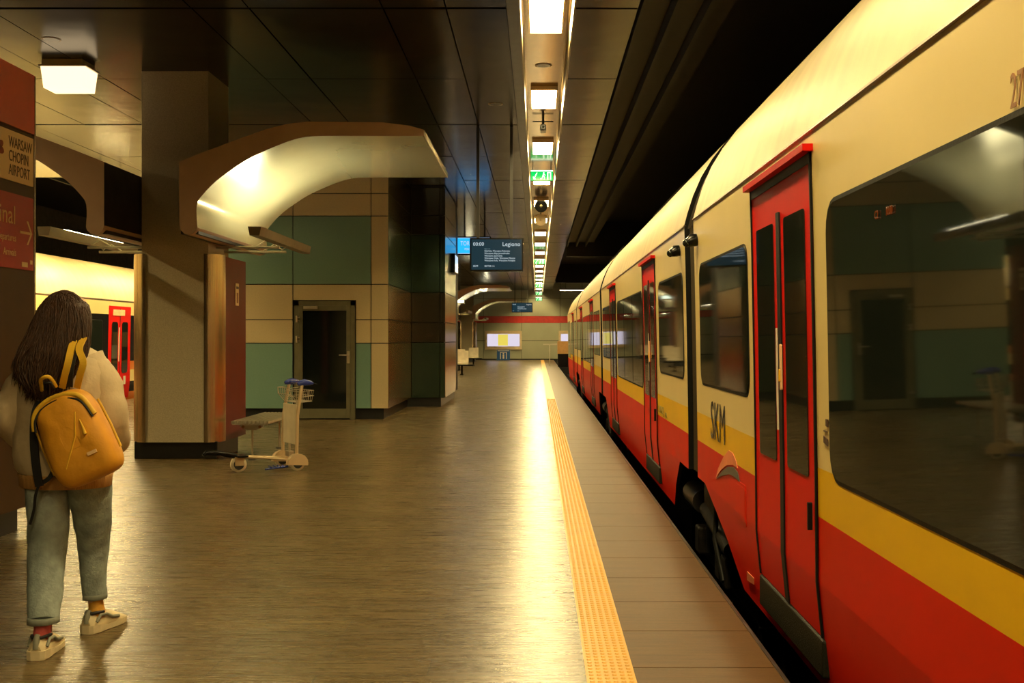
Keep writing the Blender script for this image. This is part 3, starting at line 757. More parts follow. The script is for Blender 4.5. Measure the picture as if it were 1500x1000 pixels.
for s_ in (-1, 1):
    b = MB()
    pts = [(-.0, s_*.205, .12), (-.005, s_*.205, .35), (-.012, s_*.200, .60), (-.045, s_*.192, .80), (-.07, s_*.188, .94)]
    b.tube(pts, .019, 'alu_warm', 12); b.build('upright', TR)
    b = MB(); b.tube([(-.02, s_*.188, .945), (-.055, s_*.188, .955), (-.10, s_*.188, .962), (-.17, s_*.188, .955), (-.20, s_*.188, .945)], [.018, .033, .038, .028, .010], 'blue_plastic', 14); hg = b.build('handle_grip', TR)
    b = MB(); b.tube([(-.20, s_*.188, .945), (-.24, s_*.188, .935)], [.01, .012], 'black', 8); b.build('grip_end', hg)
b = MB(); b.box(-.014, .0, -.19, .19, .28, .72, 'tyre', bev=.004); b.build('back_panel', TR)
b = MB(); b.tube([(-.07, -.188, .955), (-.07, .188, .955)], .010, 'blue_plastic', 8); b.build('brake_bar', TR)
b = MB()
for z in (.80, .86): b.tube([(-.03, -.19, z), (-.03, .19, z), (-.22, .16, z+.01), (-.22, -.16, z+.01), (-.03, -.19, z)], .004, 'alu', 6)
b.tube([(-.03, -.19, .74), (-.03, .19, .74), (-.20, .15, .75), (-.20, -.15, .75), (-.03, -.19, .74)], .005, 'alu', 6)
for i in range(7):
    yy = -.15+.05*i; b.tube([(-.22, yy, .87), (-.20, yy, .75), (-.03, yy, .74)], .003, 'alu', 5)
for xx in (-.09, -.15):
    for sy in (-1, 1): b.tube([(xx, sy*.175, .865), (xx, sy*.165, .745)], .003, 'alu', 5)
for sy in (-1, 1): b.tube([(-.02, sy*.19, .74), (.06, sy*.185, .83), (.07, sy*.18, .90), (-.03, sy*.185, .91)], .004, 'alu', 6)
for z in (.83, .90): b.tube([(.065, -.18, z), (.065, .18, z)], .004, 'alu', 6)
for i in range(6): yy = -.15+.06*i; b.tube([(.0, yy, .75), (.065, yy, .83), (.07, yy, .90)], .003, 'alu', 5)
b.build('basket', TR)
b = MB(); b.box(-.03, .03, -.05, .05, .14, .20, 'alu', bev=.006); b.tube([(0, 0, .2), (0, 0, .28)], .012, 'alu'); b.build('brake_box', TR)
b = MB()
for i in range(4): b.tube([(.12+.05*i, .19, .045), (.14+.05*i, .13, .06)], .006, 'blue_plastic', 6)
b.tube([(.08, .16, .045), (.34, .16, .03)], .012, 'blue_plastic', 8); b.build('blue_strap', TR)
tag(TR, 'luggage trolley with blue handles standing on the platform', 'luggage trolley')
b = MB(); b.box(.80, 1.0, 0, 0, 0, 0, 'black') if False else None

# ------------------------------------------------------------------ trains
PROF = [(1.25, -.07), (1.225, .16), (1.20, .41), (1.198, .69), (1.195, .90), (1.186, 1.45), (1.175, 2.0), (1.166, 2.30), (1.165, 2.34)]
ROOF = [(1.165, 2.345), (1.19, 2.44), (1.235, 2.58), (1.30, 2.73), (1.385, 2.87), (1.49, 3.005), (1.62, 3.13), (1.80, 3.22), (2.1, 3.29), (2.6, 3.33)]
def pX(z):
    P = PROF+ROOF
    if z <= P[0][1]: return P[0][0]
    for (xa, za), (xb, zb) in zip(P, P[1:]):
        if za <= z <= zb: return xa+(xb-xa)*(z-za)/max(1e-6, zb-za)
    return P[-1][0]
class Train:
    def __init__(s, root, fx, far=False):
        s.root = root; s.fx = fx        # fx maps profile x to world x
    def patch(s, b, y0, y1, z0, z1, r, off, m, th=.02, n=4):
        # rounded panel that follows the side profile
        r = min(r, (y1-y0)/2-.001, (z1-z0)/2-.001) if r > 0 else 0
        rows = []
        if r > 0:
            for i in range(n+1):
                a = PI/2*i/n; rows.append((z0+r-r*math.cos(a), r-r*math.sin(a)))
        else: rows.append((z0, 0))
        mids = [z for z in (.16, .41, .69, .9, 1.45, 2.0, 2.30) if z0+max(r, .01) < z < z1-max(r, .01)]
        rows += [(z, 0) for z in mids]
        if r > 0:
            for i in range(n+1):
                a = PI/2*i/n; rows.append((z1-r+r*math.sin(a), r-r*math.cos(a)))
        else: rows.append((z1, 0))
        A = []; Bk = []
        for z, ins in rows:
            x = pX(z)-off
            A.append([(s.fx(x), y0+ins, z), (s.fx(x), y1-ins, z)])
            Bk.append([(s.fx(x+th), y0+ins, z), (s.fx(x+th), y1-ins, z)])
        vs = [p for q in A for p in q]; nA = len(vs); vs += [p for q in Bk for p in q]; R_ = len(rows)
        fs = [(2*i, 2*i+1, 2*i+3, 2*i+2) for i in range(R_-1)]
        fs += [(2*i, 2*i+2, nA+2*i+2, nA+2*i) for i in range(R_-1)] + [(2*i+1, 2*i+3, nA+2*i+3, nA+2*i+1) for i in range(R_-1)]
        fs += [(0, 1, nA+1, nA), (2*R_-2, 2*R_-1, nA+2*R_-1, nA+2*R_-2)]
        b.add(vs, fs, m)
    def body(s, y0, y1, z_cut0=None, z_cut1=None, liv=None):
        # cut0/cut1: (ytop, ybottom) of the wheel opening at either end
        b = MB()
        liv = liv or ['red_train', 'red_train', 'red_train', 'yellow_train', 'cream_train', 'cream_train', 'cream_train', 'cream_train']
        for i in range(len(PROF)-1):
            (xa, za), (xb, zb) = PROF[i], PROF[i+1]
            def yr(z):
                a, c = y0, y1
                if z_cut0 and z < .405:
                    t = z/.41; a = z_cut0[1]+(z_cut0[0]-z_cut0[1])*max(0, min(1, t))
                if z_cut1 and z < .405:
                    t = z/.41; c = z_cut1[1]+(z_cut1[0]-z_cut1[1])*max(0, min(1, t))
                return a, c
            a0, c0 = yr(za); a1, c1 = yr(min(zb, .404) if zb <= .41 else zb)
            b.add([(s.fx(xa), a0, za), (s.fx(xa), c0, za), (s.fx(xb), c1, zb), (s.fx(xb), a1, zb)], [(0, 1, 2, 3)], liv[i])
            b.add([(s.fx(xa+.03), a0, za), (s.fx(xa+.03), c0, za), (s.fx(xb+.03), c1, zb), (s.fx(xb+.03), a1, zb)], [(0, 1, 2, 3)], 'under')
            for (p, q) in ((a0, a1), (c0, c1)):
                b.add([(s.fx(xa), p, za), (s.fx(xb), q, zb), (s.fx(xb+.03), q, zb), (s.fx(xa+.03), p, za)], [(0, 1, 2, 3)], 'rubber')
        # roof
        full = ROOF+[(5.2-x, z) for x, z in ROOF[::-1][1:]]
        rows = [[(s.fx(x), y, z) for x, z in full] for y in (y0, y1)]
        b.rings(rows, 'roof_train', False, closed=False)
        # far side and ends and underside
        for y in (y0, y1):
            pts = [(s.fx(x+.03), y, z) for x, z in PROF if z >= .4]+[(s.fx(x), y, z) for x, z in full]+[(s.fx(4.0), y, .41)]
            b.add(pts, [list(range(len(pts)))], 'rubber')
        b.add([(s.fx(4.03), y0, .0), (s.fx(4.03), y1, .0), (s.fx(4.03), y1, 2.34), (s.fx(4.03), y0, 2.34)], [(0, 1, 2, 3)], 'cream_train')
        b.box(s.fx(1.4), s.fx(4.0), y0, y1, .30, .41, 'under')
        return b.build('car_body', s.root)
    def gutter(s, y0, y1):
        b = MB(); pts = [(s.fx(1.156), 2.333), (s.fx(1.168), 2.328), (s.fx(1.18), 2.352), (s.fx(1.160), 2.345)]
        b.prism(pts, 'y', y0, y1, 'gutter'); b.build('gutter', s.root)
    def window(s, y0, y1, z0=.90, z1=1.97, split=None, r=.10):
        b = MB(); s.patch(b, y0-.018, y1+.018, z0-.018, z1+.018, r+.018, .002, 'rubber', th=.01)
        o = b.build('window', s.root)
        b = MB(); s.patch(b, y0, y1, z0, z1, r, .006, 'glass_dark', th=.01); b.build('pane', o)
        for y in (split or []):
            b = MB(); s.patch(b, y-.012, y+.012, z0+.01, z1-.01, 0, .0075, 'rubber', th=.004); b.build('mullion', o)
        return o
    def door(s, y0, y1, detail=True, header=True):
        b = MB(); s.patch(b, y0, y1, .17, 2.27, .03, .004, 'red_door', th=.02); o = b.build('door', s.root)
        ym = (y0+y1)/2
        if header:
            b = MB(); s.patch(b, y0-.03, y1+.02, 2.245, 2.275, .0, .045, 'red_door', th=.05); s.patch(b, y0, y1, 2.20, 2.245, 0, .008, 'rubber', th=.01); b.build('header', o)
        for ya in (y0, y1-.012):
            b = MB(); s.patch(b, ya, ya+.012, .17, 2.26, 0, .012, 'rubber', th=.012); b.build('edge_seal', o)
        b = MB(); s.patch(b, ym-.04, ym+.03, .17, 2.06, .01, .012, 'rubber', th=.012); b.build('centre_seal', o)
        for a, c in ((y0+.13, ym-.12), (ym+.12, y1-.13)):
            b = MB(); s.patch(b, a, c, .84, 2.02, .02, .009, 'glass_dark', th=.01); b.build('door_window', o)
        b = MB(); b.box(s.fx(1.21), s.fx(1.30), y0-.02, y1+.0, .0, .165, 'step', bev=.012); b.build('step', o)
        if detail:
            b = MB(); s.patch(b, ym-.052, ym-.030, 1.20, 1.42, .008, .02, 'cream_text', th=.01); s.patch(b, ym-.048, ym-.034, 1.24, 1.30, .006, .026, 'yellow_train', th=.01); b.build('open_button', o)
            b = MB(); s.patch(b, y0+.06, y0+.075, .62, .74, .005, .03, 'rubber', th=.02); b.build('pull_handle', o)
            b = MB(); s.patch(b, ym+.05, ym+.075, 1.0, 1.5, .005, .0125, 'white_text', th=.004); b.build('sticker', o)
        return o
    def bellows(s, y0, y1):
        b = MB(); n = 5
        full = [(x+.035, z) for x, z in PROF if z > .3]+[(x+.02, z-.03) for x, z in ROOF]
        full += [(5.2-x, z) for x, z in full[::-1]]
        rows = []
        for i in range(2*n+1):
            y = y0+(y1-y0)*i/(2*n); k = .0 if i % 2 else .03
            rows.append([(s.fx(x+(k if x < 2.6 else -k)), y, z-(k if z > 2.9 else 0)) for x, z in full])
        b.rings(rows, 'bellow', False, closed=False, smooth=False); b.build('gangway_bellows', s.root)
    def bogie(s, yc, half=1.25):
        b = MB(); fx = s.fx
        b.box(fx(1.45), fx(1.55), yc-half, yc+half, -.45, -.22, 'under', bev=.03)
        b.box(fx(1.42), fx(3.8), yc-.3, yc+.3, -.35, -.05, 'under', bev=.03)
        b.box(fx(1.32), fx(1.5), yc-.25, yc+.25, .05, .38, 'under', bev=.03)
        b.cyl((fx(1.34), yc-.9, -.02), (fx(1.34), yc+.2, .10), .06, 'under'); b.cyl((fx(1.36), yc+.45, .12), (fx(1.36), yc+1.05, .12), .10, 'steel_dark')
        for q in (-.25, .25): b.cyl((fx(1.45), yc+q, -.25), (fx(1.45), yc+q, .2), .11, 'rubber')
        for q in (.5, -.5, -.75): b.box(fx(1.30), fx(1.42), yc+q-.10, yc+q+.10, -.30, -.08, 'under', bev=.02)
        b.tube([(fx(1.30), yc-.5, .3), (fx(1.28), yc-.55, 0), (fx(1.30), yc-.8, -.25)], .02, 'rubber', 8)
        o = b.build('bogie', s.root)
        for q in (-.95, .95):
            b = MB()
            b.tube([(fx(1.60), yc+q, -.68), (fx(1.72), yc+q, -.68)], .43, 'steel_dark', 28); b.tube([(fx(1.52), yc+q, -.68), (fx(1.60), yc+q, -.68)], .14, 'under', 16); b.build('wheel', o)
    def marker(s, y, z):
        b = MB(); fx = s.fx
        b.tube([(fx(pX(z)-.002), y, z), (fx(pX(z)-.04), y, z-.005), (fx(pX(z)-.08), y-.01, z-.025)], [.045, .048, .03], 'black', 16); b.ball((fx(pX(z)-.08), y-.01, z-.025), .03, 'glass_dark'); b.build('side_camera', s.root)
R = empty('train', (0, 0, 0))
T = Train(R, lambda x: x)
# near car
T.body(-6, 8.18, None, (7.85, 6.6)); T.gutter(-6, 8.18)
T.window(.35, 4.44, .885, 1.99, split=[1.6], r=.11); T.door(4.66, 5.96); T.window(6.14, 7.93, z0=1.13, r=.09); T.window(-2.7, -.2); 
T.door(-4.4, -3.1, False)
T.bellows(8.18, 8.68); T.bogie(8.43, 1.3)
T.marker(8.0, 2.17); T.marker(8.98, 2.17)
# second car
T.body(8.68, 20.0, (9.2, 9.95), (19.2, 18.8)); T.gutter(8.68, 20.0)
T.window(8.86, 10.62, z0=1.13, r=.09); T.door(10.88, 12.17, True); T.window(12.32, 16.15, split=[13.6, 14.9]); T.door(16.4, 17.7, False); T.window(17.85, 19.75, z0=1.13, split=[18.8])
T.bellows(20.0, 20.5); T.bogie(20.25)
T.body(20.5, 32.4, (21.3, 21.7), (31.6, 31.2)); T.gutter(20.5, 32.4)
T.window(20.75, 22.95, z0=1.13, split=[21.8]); T.door(23.1, 24.4, False); T.window(24.6, 28.3, split=[25.8, 27.1]); T.door(28.6, 29.9, False); T.window(30.1, 32.2, z0=1.13, split=[31.2])
T.bellows(32.4, 32.9); T.bogie(32.65)
T.body(32.9, 42.5, (33.7, 34.1)); T.gutter(32.9, 41)
T.window(33.2, 35.2, z0=1.13, split=[34.2]); T.door(35.5, 36.8, False); T.window(37.0, 39.0, split=[38]); T.window(39.6, 42.3, .75, 2.05)
# cab end
b = MB(); full = [(x, z) for x, z in PROF]+ROOF; full += [(5.2-x, z) for x, z in full[::-1]]
rows = []
for y, kx, kz in ((42.5, 1, 1), (43.2, .97, .97), (43.9, .88, .86), (44.4, .72, .66), (44.6, .5, .4)):
    rows.append([(2.6+(x-2.6)*kx, y, .0+(z)*kz) for x, z in full])
b.rings(rows, 'red_train', True, smooth=True); cab = b.build('cab', R)
b = MB(); b.box(1.9, 3.3, 43.9, 44.15, 1.2, 2.3, 'glass_dark', bev=.05); b.build('windscreen', cab)
b = MB()
for y0_, y1_ in ((-5, 5.9), (10.6, 18.2), (22.2, 30.7), (34.6, 42)):
    b.box(1.5, 3.7, y0_, y1_, -.75, .3, 'under', bev=.05)
b.build('underfloor_equipment', R)
b = MB()
for (y0_, y1_, h_) in ((14, 18, .22), (24, 29, .25), (35, 40, .22)): b.box(1.9, 3.3, y0_, y1_, 3.28, 3.28+h_, 'under', bev=.05)
b.build('roof_equipment', R)
# markings
def mark(txt, size, m, px, py, xs=1.0, align='LEFT', shear=0):
    # y from pixel column at the side surface
    z = None; x = 1.19
    Y = x*1600/(px-787.5); z = 1.45-(py-495)*Y/1600; x = pX(z); Y = x*1600/(px-787.5); z = 1.45-(py-495)*Y/1600
    o = text_mesh('lettering', txt, size, m, R, SIDEL(pX(z)-.006, Y, z) , align, xs=xs)
    return o
# Text reads towards the viewer: letter direction runs to smaller y
mark('SKM', .365, 'black', 1042, 640, xs=.86)
mark('27WE-019', .125, 'brown_text', 1483, 160, xs=.6)
mark('SZYBKA KOLEJ', .10, 'olive_text', 966, 603, xs=.62); mark('MIEJSKA', .06, 'olive_text', 975, 610, xs=.62)
# swoosh emblem
b = MB()
def side_poly(b, pts, m, off=.006):
    P3 = []
    for px, py in pts:
        Y = 1.2*1600/(px-787.5); z = 1.45-(py-495)*Y/1600; x = pX(z)-off; P3.append((x, x*1600/(px-787.5), z))
    c = [(p[0]+.004, p[1], p[2]) for p in P3]; n = len(P3)
    b.add(P3+c, [list(range(n))]+[(i, (i+1) % n, n+(i+1) % n, n+i) for i in range(n)], m)
side_poly(b, [(1048, 700), (1052, 684), (1060, 667), (1067, 658), (1073, 662), (1078, 674), (1080, 684), (1073, 679), (1064, 680), (1055, 688)], 'orange')
side_poly(b, [(1050, 699), (1058, 688), (1066, 682), (1074, 683), (1080, 690), (1083, 704), (1076, 697), (1068, 693), (1058, 695)], 'grey_emblem')
b.build('emblem', R)
b = MB()
side_poly(b, [(1206, 628), (1211, 630), (1211, 632), (1206, 630)], 'sign_dark'); side_poly(b, [(1206, 636), (1212, 642), (1212, 652), (1206, 646)], 'sign_dark'); side_poly(b, [(1209, 612), (1212, 613), (1212, 624), (1209, 622)], 'sign_dark')
b.build('sticker', R)
b = MB(); side_poly(b, [(1094, 843), (1104, 853), (1104, 864), (1094, 858)], 'orange', .01); b.build('reflector', R)
b = MB(); T.patch(b, 6.28, 6.60, .36, .60, .02, .004, 'red_train', th=.004); T.patch(b, 6.3, 6.58, .38, .58, .02, .006, 'red_train', th=.004); b.build('access_hatch', R)
text_mesh('led_display', 'C2', .042, 'led_amber', R, SIDEL(1.166, 3.78, 1.86), xs=.75)
text_mesh('led_display', '10:00', .042, 'led_amber', R, SIDEL(1.166, 3.66, 1.86), xs=.75)
tag(R, 'cream, yellow and red electric train standing along the right platform edge', 'train')

# left train
R2 = empty('train', (0, 0, 0))
T2 = Train(R2, lambda x: -8.7-x)
LIV = ['orange_train', 'orange_train', 'orange_train', 'orange_train', 'black', 'black', 'cream_train', 'gutter']
T2.body(13.0, 35.0, (14.5, 15.0), (33, 32.5), liv=['orange_train', 'under', 'cream_train', 'orange_train', 'black', 'black', 'cream_train', 'gutter'])
T2.gutter(13.0, 35)
T2.body(35.5, 60.0, liv=['orange_train', 'under', 'cream_train', 'orange_train', 'black', 'black', 'cream_train', 'gutter'])
T2.body(-6, 12.5, liv=['orange_train', 'under', 'cream_train', 'orange_train', 'black', 'black', 'cream_train', 'gutter'])
T2.bellows(12.5, 13.0); T2.bogie(12.75); T2.bellows(35, 35.5); T2.bogie(35.25)
for y0_, y1_ in ((14.2, 17.4), (19.2, 22.2), (22.5, 24.8), (27.0, 30), (30.4, 33.5)): T2.window(y0_, y1_, .95, 1.85, r=.08)
def door2(y0, y1):
    b = MB(); T2.patch(b, y0, y1, .02, 2.2, .03, .006, 'red_door', th=.02); o = b.build('door', R2)
    ym = (y0+y1)/2
    b = MB(); T2.patch(b, ym-.012, ym+.012, .05, 2.15, 0, .012, 'rubber', th=.01); b.build('centre_seal', o)
    for a, c in ((y0+.18, ym-.13), (ym+.13, y1-.18)):
        b = MB(); T2.patch(b, a, c, .62, 1.83, .08, .012, 'glass_dark', th=.01); b.build('door_window', o)
    b = MB(); T2.patch(b, ym-.06, ym-.03, .9, 1.7, .01, .016, 'white_text', th=.01); T2.patch(b, y1-.42, y1-.30, .35, .55, .01, .016, 'white_text', th=.01)
    T2.patch(b, y0+.25, y0+.95, 1.98, 2.12, .01, .016, 'cream_text', th=.01); b.build('sticker', o)
door2(25.15, 26.5); door2(17.6, 18.9)
tag(R2, 'cream and black train with red doors on the far left track', 'train')
b = MB(); b.box(2.0, 2.07, YB, YE, -1.12, -.98, 'steel_dark'); struct(b.build('trim_3'))
b = MB(); b.box(3.45, 3.52, YB, YE, -1.12, -.98, 'steel_dark'); struct(b.build('trim_4'))

# ------------------------------------------------------------------ person
def eval_mesh(o):
    bpy.context.view_layer.update()
    me = bpy.data.meshes.new_from_object(o.evaluated_get(bpy.context.evaluated_depsgraph_get()))
    return me
def skin(name, verts, edges, radii, m, root=0, sub=2):
    me = bpy.data.meshes.new(name); me.from_pydata(verts, edges, []); o = bpy.data.objects.new(name, me); COL.objects.link(o)
    md = o.modifiers.new('skin', 'SKIN'); md.use_smooth_shade = True
    sv = me.skin_vertices[0].data
    for i, r in enumerate(radii):
        r = r if isinstance(r, (tuple, list)) else (r, r); sv[i].radius = r; sv[i].use_root = (i == root)
    sb = o.modifiers.new('sub', 'SUBSURF'); sb.levels = sub; sb.render_levels = sub
    m2 = eval_mesh(o); bpy.data.objects.remove(o)
    m2.name = name; m2.materials.clear(); m2.materials.append(M[m])
    for p in m2.polygons: p.use_smooth = True
    q = bpy.data.objects.new(name, m2); COL.objects.link(q); return q
PX, PY = -2.24, 5.2
V = []; E = []; RR = []
def jv(p, r, par=None):
    V.append(p); RR.append(r); i = len(V)-1
    if par is not None: E.append((par, i))
    return i
pel = jv((-2.24, 5.22, .88), (.12, .09))
wst = jv((-2.24, 5.21, 1.05), (.11, .08), pel)
chs = jv((-2.24, 5.22, 1.25), (.14, .09), wst)
nk = jv((-2.24, 5.24, 1.42), (.05, .05), chs)
nk2 = jv((-2.24, 5.26, 1.48), (.048, .05), nk)
hd = jv((-2.24, 5.27, 1.55), (.062, .085), nk2)
hd2 = jv((-2.24, 5.28, 1.62), (.068, .085), hd)
jv((-2.24, 5.28, 1.655), (.04, .05), hd2)
legs = {}
for nm, hip, kn, an, toe in (('l', (-2.335, 5.2, .84), (-2.315, 5.15, .46), (-2.258, 5.0, .12), (-2.26, 5.15, .05)), ('r', (-2.145, 5.22, .84), (-2.205, 5.40, .45), (-2.195, 5.42, .12), (-2.13, 5.55, .05))):
    a = jv(hip, (.085, .085), pel); k = jv(kn, (.055, .055), a); n_ = jv(an, (.036, .036), k); jv((an[0]+(toe[0]-an[0])*.5, an[1]+(toe[1]-an[1])*.5, .055), (.018, .012), n_)
ARM = {'r': [(-2.10, 5.2, 1.33), (-2.035, 5.2, 1.08), (-2.07, 5.40, .93)], 'l': [(-2.38, 5.2, 1.33), (-2.495, 5.18, 1.08), (-2.47, 5.40, .94)]}
for s_, sgn in (('r', -1), ('l', 1)):
    A = ARM[s_]
    a = jv(A[0], .055, chs); e_ = jv(A[1], .042, a); w_ = jv(A[2], .028, e_)
    d = (Vector(A[2])-Vector(A[1])).normalized(); dv = Vector((sgn*.35, .9, -.25)).normalized()
    p0 = Vector(A[2]); palm = p0+dv*.05; pi = jv(palm[:], (.036, .018), w_)
    lat = dv.cross(Vector((0, 0, 1))).normalized()
    up = lat.cross(dv).normalized()
    for f_, (off, ln) in enumerate(((-.027, .065), (-.009, .078), (.009, .073), (.027, .056))):
        q0 = palm+dv*.035+up*off; b1 = q0+dv*ln*.4; b2 = b1+(dv+lat*.5*sgn).normalized()*ln*.35; b3 = b2+(dv*.5+lat*sgn).normalized()*ln*.3
        i0 = jv(q0[:], .009, pi); i1 = jv(b1[:], .0085, i0); i2 = jv(b2[:], .008, i1); jv(b3[:], .007, i2)
    t0 = p0+dv*.03-up*.03; i0 = jv(t0[:], .011, pi); i1 = jv((t0+(dv-up).normalized()*.03)[:], .010, i0); jv((t0+(dv-up*.6).normalized()*.06)[:], .008, i1)
body = skin('person', V, E, RR, 'skin')
# face details (turned away): nose, ears, eyes, mouth as one child mesh each
b = MB(); b.ball((-2.24, 5.365, 1.555), (.014, .022, .022), 'skin'); b.build('nose', body)
for sx in (-1, 1):
    b = MB(); b.ball((-2.24+sx*.066, 5.27, 1.56), (.010, .022, .034), 'skin'); b.build('ear', body)
    b = MB(); b.ball((-2.24+sx*.03, 5.345, 1.585), (.014, .012, .009), 'white_text'); b.ball((-2.24+sx*.03, 5.356, 1.585), (.006, .004, .006), 'sign_dark'); b.build('eye', body)
b = MB(); b.ball((-2.24, 5.352, 1.515), (.024, .010, .007), 'sock_pink'); b.build('mouth', body)
def ell(c, rx, ry, n=28, fn=None, tilt=(0, 0)):
    out = []
    for k in range(n):
        a = 2*PI*k/n; f = fn(a) if fn else 1
        x = rx*math.cos(a)*f; y = ry*math.sin(a)*f
        out.append((c[0]+x, c[1]+y, c[2]+tilt[0]*x+tilt[1]*y))
    return out
def path_loft(b, pts, rad, m, n=20, wr=0.0, seed=0, sub=5):
    P = [Vector(p) for p in pts]; Q = []; Rr = []
    for i in range(len(P)-1):
        p0, p1, p2, p3 = P[max(i-1, 0)], P[i], P[i+1], P[min(i+2, len(P)-1)]
        for k in range(sub):
            t = k/sub
            Q.append(.5*((2*p1)+(-p0+p2)*t+(2*p0-5*p1+4*p2-p3)*t*t+(-p0+3*p1-3*p2+p3)*t**3)); Rr.append(rad[i]+(rad[i+1]-rad[i])*t)
    Q.append(P[-1]); Rr.append(rad[-1])
    rg = []; up = None
    for i, p in enumerate(Q):
        d = (Q[min(i+1, len(Q)-1)]-Q[max(i-1, 0)]).normalized()
        a = Vector((1, 0, 0)); a = (a-d*a.dot(d)).normalized(); c = d.cross(a)
        ring = []
        for k in range(n):
            an = 2*PI*k/n
            f = 1+wr*noise.noise(Vector((math.cos(an)*1.4+seed, math.sin(an)*1.4, i*.55)))*2
            ring.append(p+Rr[i]*f*(math.cos(an)*a+math.sin(an)*c))
        rg.append(ring)
    b.rings(rg, m, True)
# jeans
b = MB()
path_loft(b, [(-2.335, 5.2, .92), (-2.335, 5.2, .80), (-2.325, 5.19, .62), (-2.312, 5.15, .44), (-2.285, 5.07, .28), (-2.262, 5.0, .155)], [.10, .104, .096, .086, .078, .066], 'denim', 24, .055, 1)
path_loft(b, [(-2.15, 5.22, .92), (-2.15, 5.22, .80), (-2.165, 5.30, .62), (-2.19, 5.39, .44), (-2.20, 5.41, .28), (-2.197, 5.42, .165)], [.10, .105, .094, .076, .062, .054], 'denim', 24, .05, 5)
rg = [ell((-2.24, 5.21, z), rx, .115) for z, rx in ((.98, .185), (.9, .195), (.80, .19), (.74, .12))]
b.rings(rg, 'denim'); b.build('jeans', body)
for (c, r) in (((-2.262, 5.0, .155), .067), ((-2.197, 5.42, .165), .055)):
    b = MB(); b.rings([ell((c[0], c[1], c[2]+dz), r+e_, r+e_, 24) for dz, e_ in ((.022, .0), (.02, .003), (-.006, .004), (-.008, -.004))], 'denim_hem'); b.build('jeans_hem', body)
# socks
b = MB(); path_loft(b, [(-2.26, 5.0, .17), (-2.262, 4.99, .12), (-2.265, 4.99, .07)], [.036, .037, .04], 'sock_pink', 16); b.build('sock', body)
b = MB(); path_loft(b, [(-2.195, 5.42, .18), (-2.19, 5.42, .12), (-2.185, 5.42, .07)], [.034, .036, .04], 'sock_yellow', 16); b.build('sock', body)
def shoe(x, y, rz, pitch=0):
    mt = Matrix.Translation((x, y, 0)) @ Matrix.Rotation(rz, 4, 'Z') @ Matrix.Rotation(pitch, 4, 'X')
    secs = [(-.072, .026, .070), (-.062, .038, .094), (-.02, .043, .098), (.03, .044, .100), (.08, .047, .090), (.13, .048, .068), (.17, .040, .048), (.195, .022, .038)]
    b = MB(); rg = []
    for yy, hw, h in secs:
        hw *= 1.05
        rg.append([(hw*math.cos(a)*(1 if math.sin(a) > 0 else .95), yy, .022+max(0, (h-.022)*math.sin(a)) if math.sin(a) > 0 else .022) for a in [2*PI*k/16 for k in range(16)]])
    b.rings(rg, 'shoe', True, mt); o = b.build('shoe', body)
    b = MB(); rg = []
    for yy, hw, h in [(-.078, .020, 0), (-.07, .040, 0), (-.03, .049, 0), (.03, .046, 0), (.09, .050, 0), (.15, .047, 0), (.195, .03, 0), (.205, .012, 0)]:
        zt = .042 if yy < .02 else .03
        rg.append([(-hw, yy, .004), (-hw*.9, yy, 0), (hw*.9, yy, 0), (hw, yy, .004), (hw*1.02, yy, zt), (-hw*1.02, yy, zt)])
    b.rings(rg, 'shoe', True, mt, smooth=False); b.build('sole', o)
    b = MB()
    for sx in (-1, 1):
        b.tube([(sx*.040, -.045, .055), (sx*.042, -.02, .085), (sx*.045, .02, .082), (sx*.047, .06, .06), (sx*.047, .11, .052)], .008, 'shoe_grey', 8, mtx=mt)
    b.tube([(0, -.068, .05), (0, -.064, .09), (0, -.05, .11)], [.014, .016, .012], 'shoe_grey', 8, mtx=mt)
    b.tube([(-.036, .01, .096), (-.034, -.03, .099), (-.018, -.055, .098), (.018, -.055, .098), (.034, -.03, .099), (.036, .01, .096)], .008, 'strap_black', 8, mtx=mt)
    b.build('shoe_panel', o)
shoe(-2.262, 4.985, 0.05)
shoe(-2.19, 5.42, -.30)
# jacket
def wrk(seed):
    return lambda a: 1+.05*noise.noise(Vector((math.cos(a)*2.2+seed, math.sin(a)*2.2, seed*.6)))
b = MB()
TS = [(.80, .205, .145), (.84, .232, .165), (.90, .238, .170), (.98, .235, .165), (1.06, .232, .160), (1.14, .235, .158), (1.22, .235, .152), (1.29, .225, .140), (1.345, .195, .122), (1.385, .145, .10), (1.415, .09, .08), (1.43, .07, .07)]
rg = []
for i, (z, rx, ry) in enumerate(TS):
    rg.append(ell((-2.245, 5.2+.01*(z-.8), z), rx, ry, 36, wrk(i*.35)))
b.rings(rg, 'jacket')
for s_, sd in (('r', 2), ('l', 9)):
    A = ARM[s_]; o = .02 if s_ == 'r' else -.02
    mid = (Vector(A[0])+Vector(A[1]))/2
    path_loft(b, [(A[0][0]-o*2.0, A[0][1], A[0][2]+.02), (mid.x+o*.6, mid.y, mid.z+.01), (A[1][0]+o*.3, A[1][1], A[1][2]), ((A[1][0]+A[2][0])/2, (A[1][1]+A[2][1])/2-.01, (A[1][2]+A[2][2])/2-.03), A[2]], [.070, .078, .080, .076, .048], 'jacket', 22, .08, sd)
b.build('jacket', body)
b = MB(); b.rings([ell((-2.245, 5.2, z), rx, ry, 36) for z, rx, ry in ((.745, .205, .140), (.75, .212, .147), (.79, .215, .15), (.81, .222, .155), (.815, .20, .14))], 'jacket_rib'); b.build('jacket_hem', body)
for s_ in ('r', 'l'):
    A = ARM[s_]; d = (Vector(A[2])-Vector(A[1])).normalized()
    b = MB(); b.tube([Vector(A[2])-d*.02, Vector(A[2])+d*.03], [.044, .038], 'jacket_rib', 16); b.build('cuff', body)
b = MB(); b.rings([ell((-2.245, 5.21, z), r, r, 24) for z, r in ((1.41, .085), (1.425, .082), (1.45, .070), (1.452, .06))], 'jacket_rib'); b.build('collar', body)
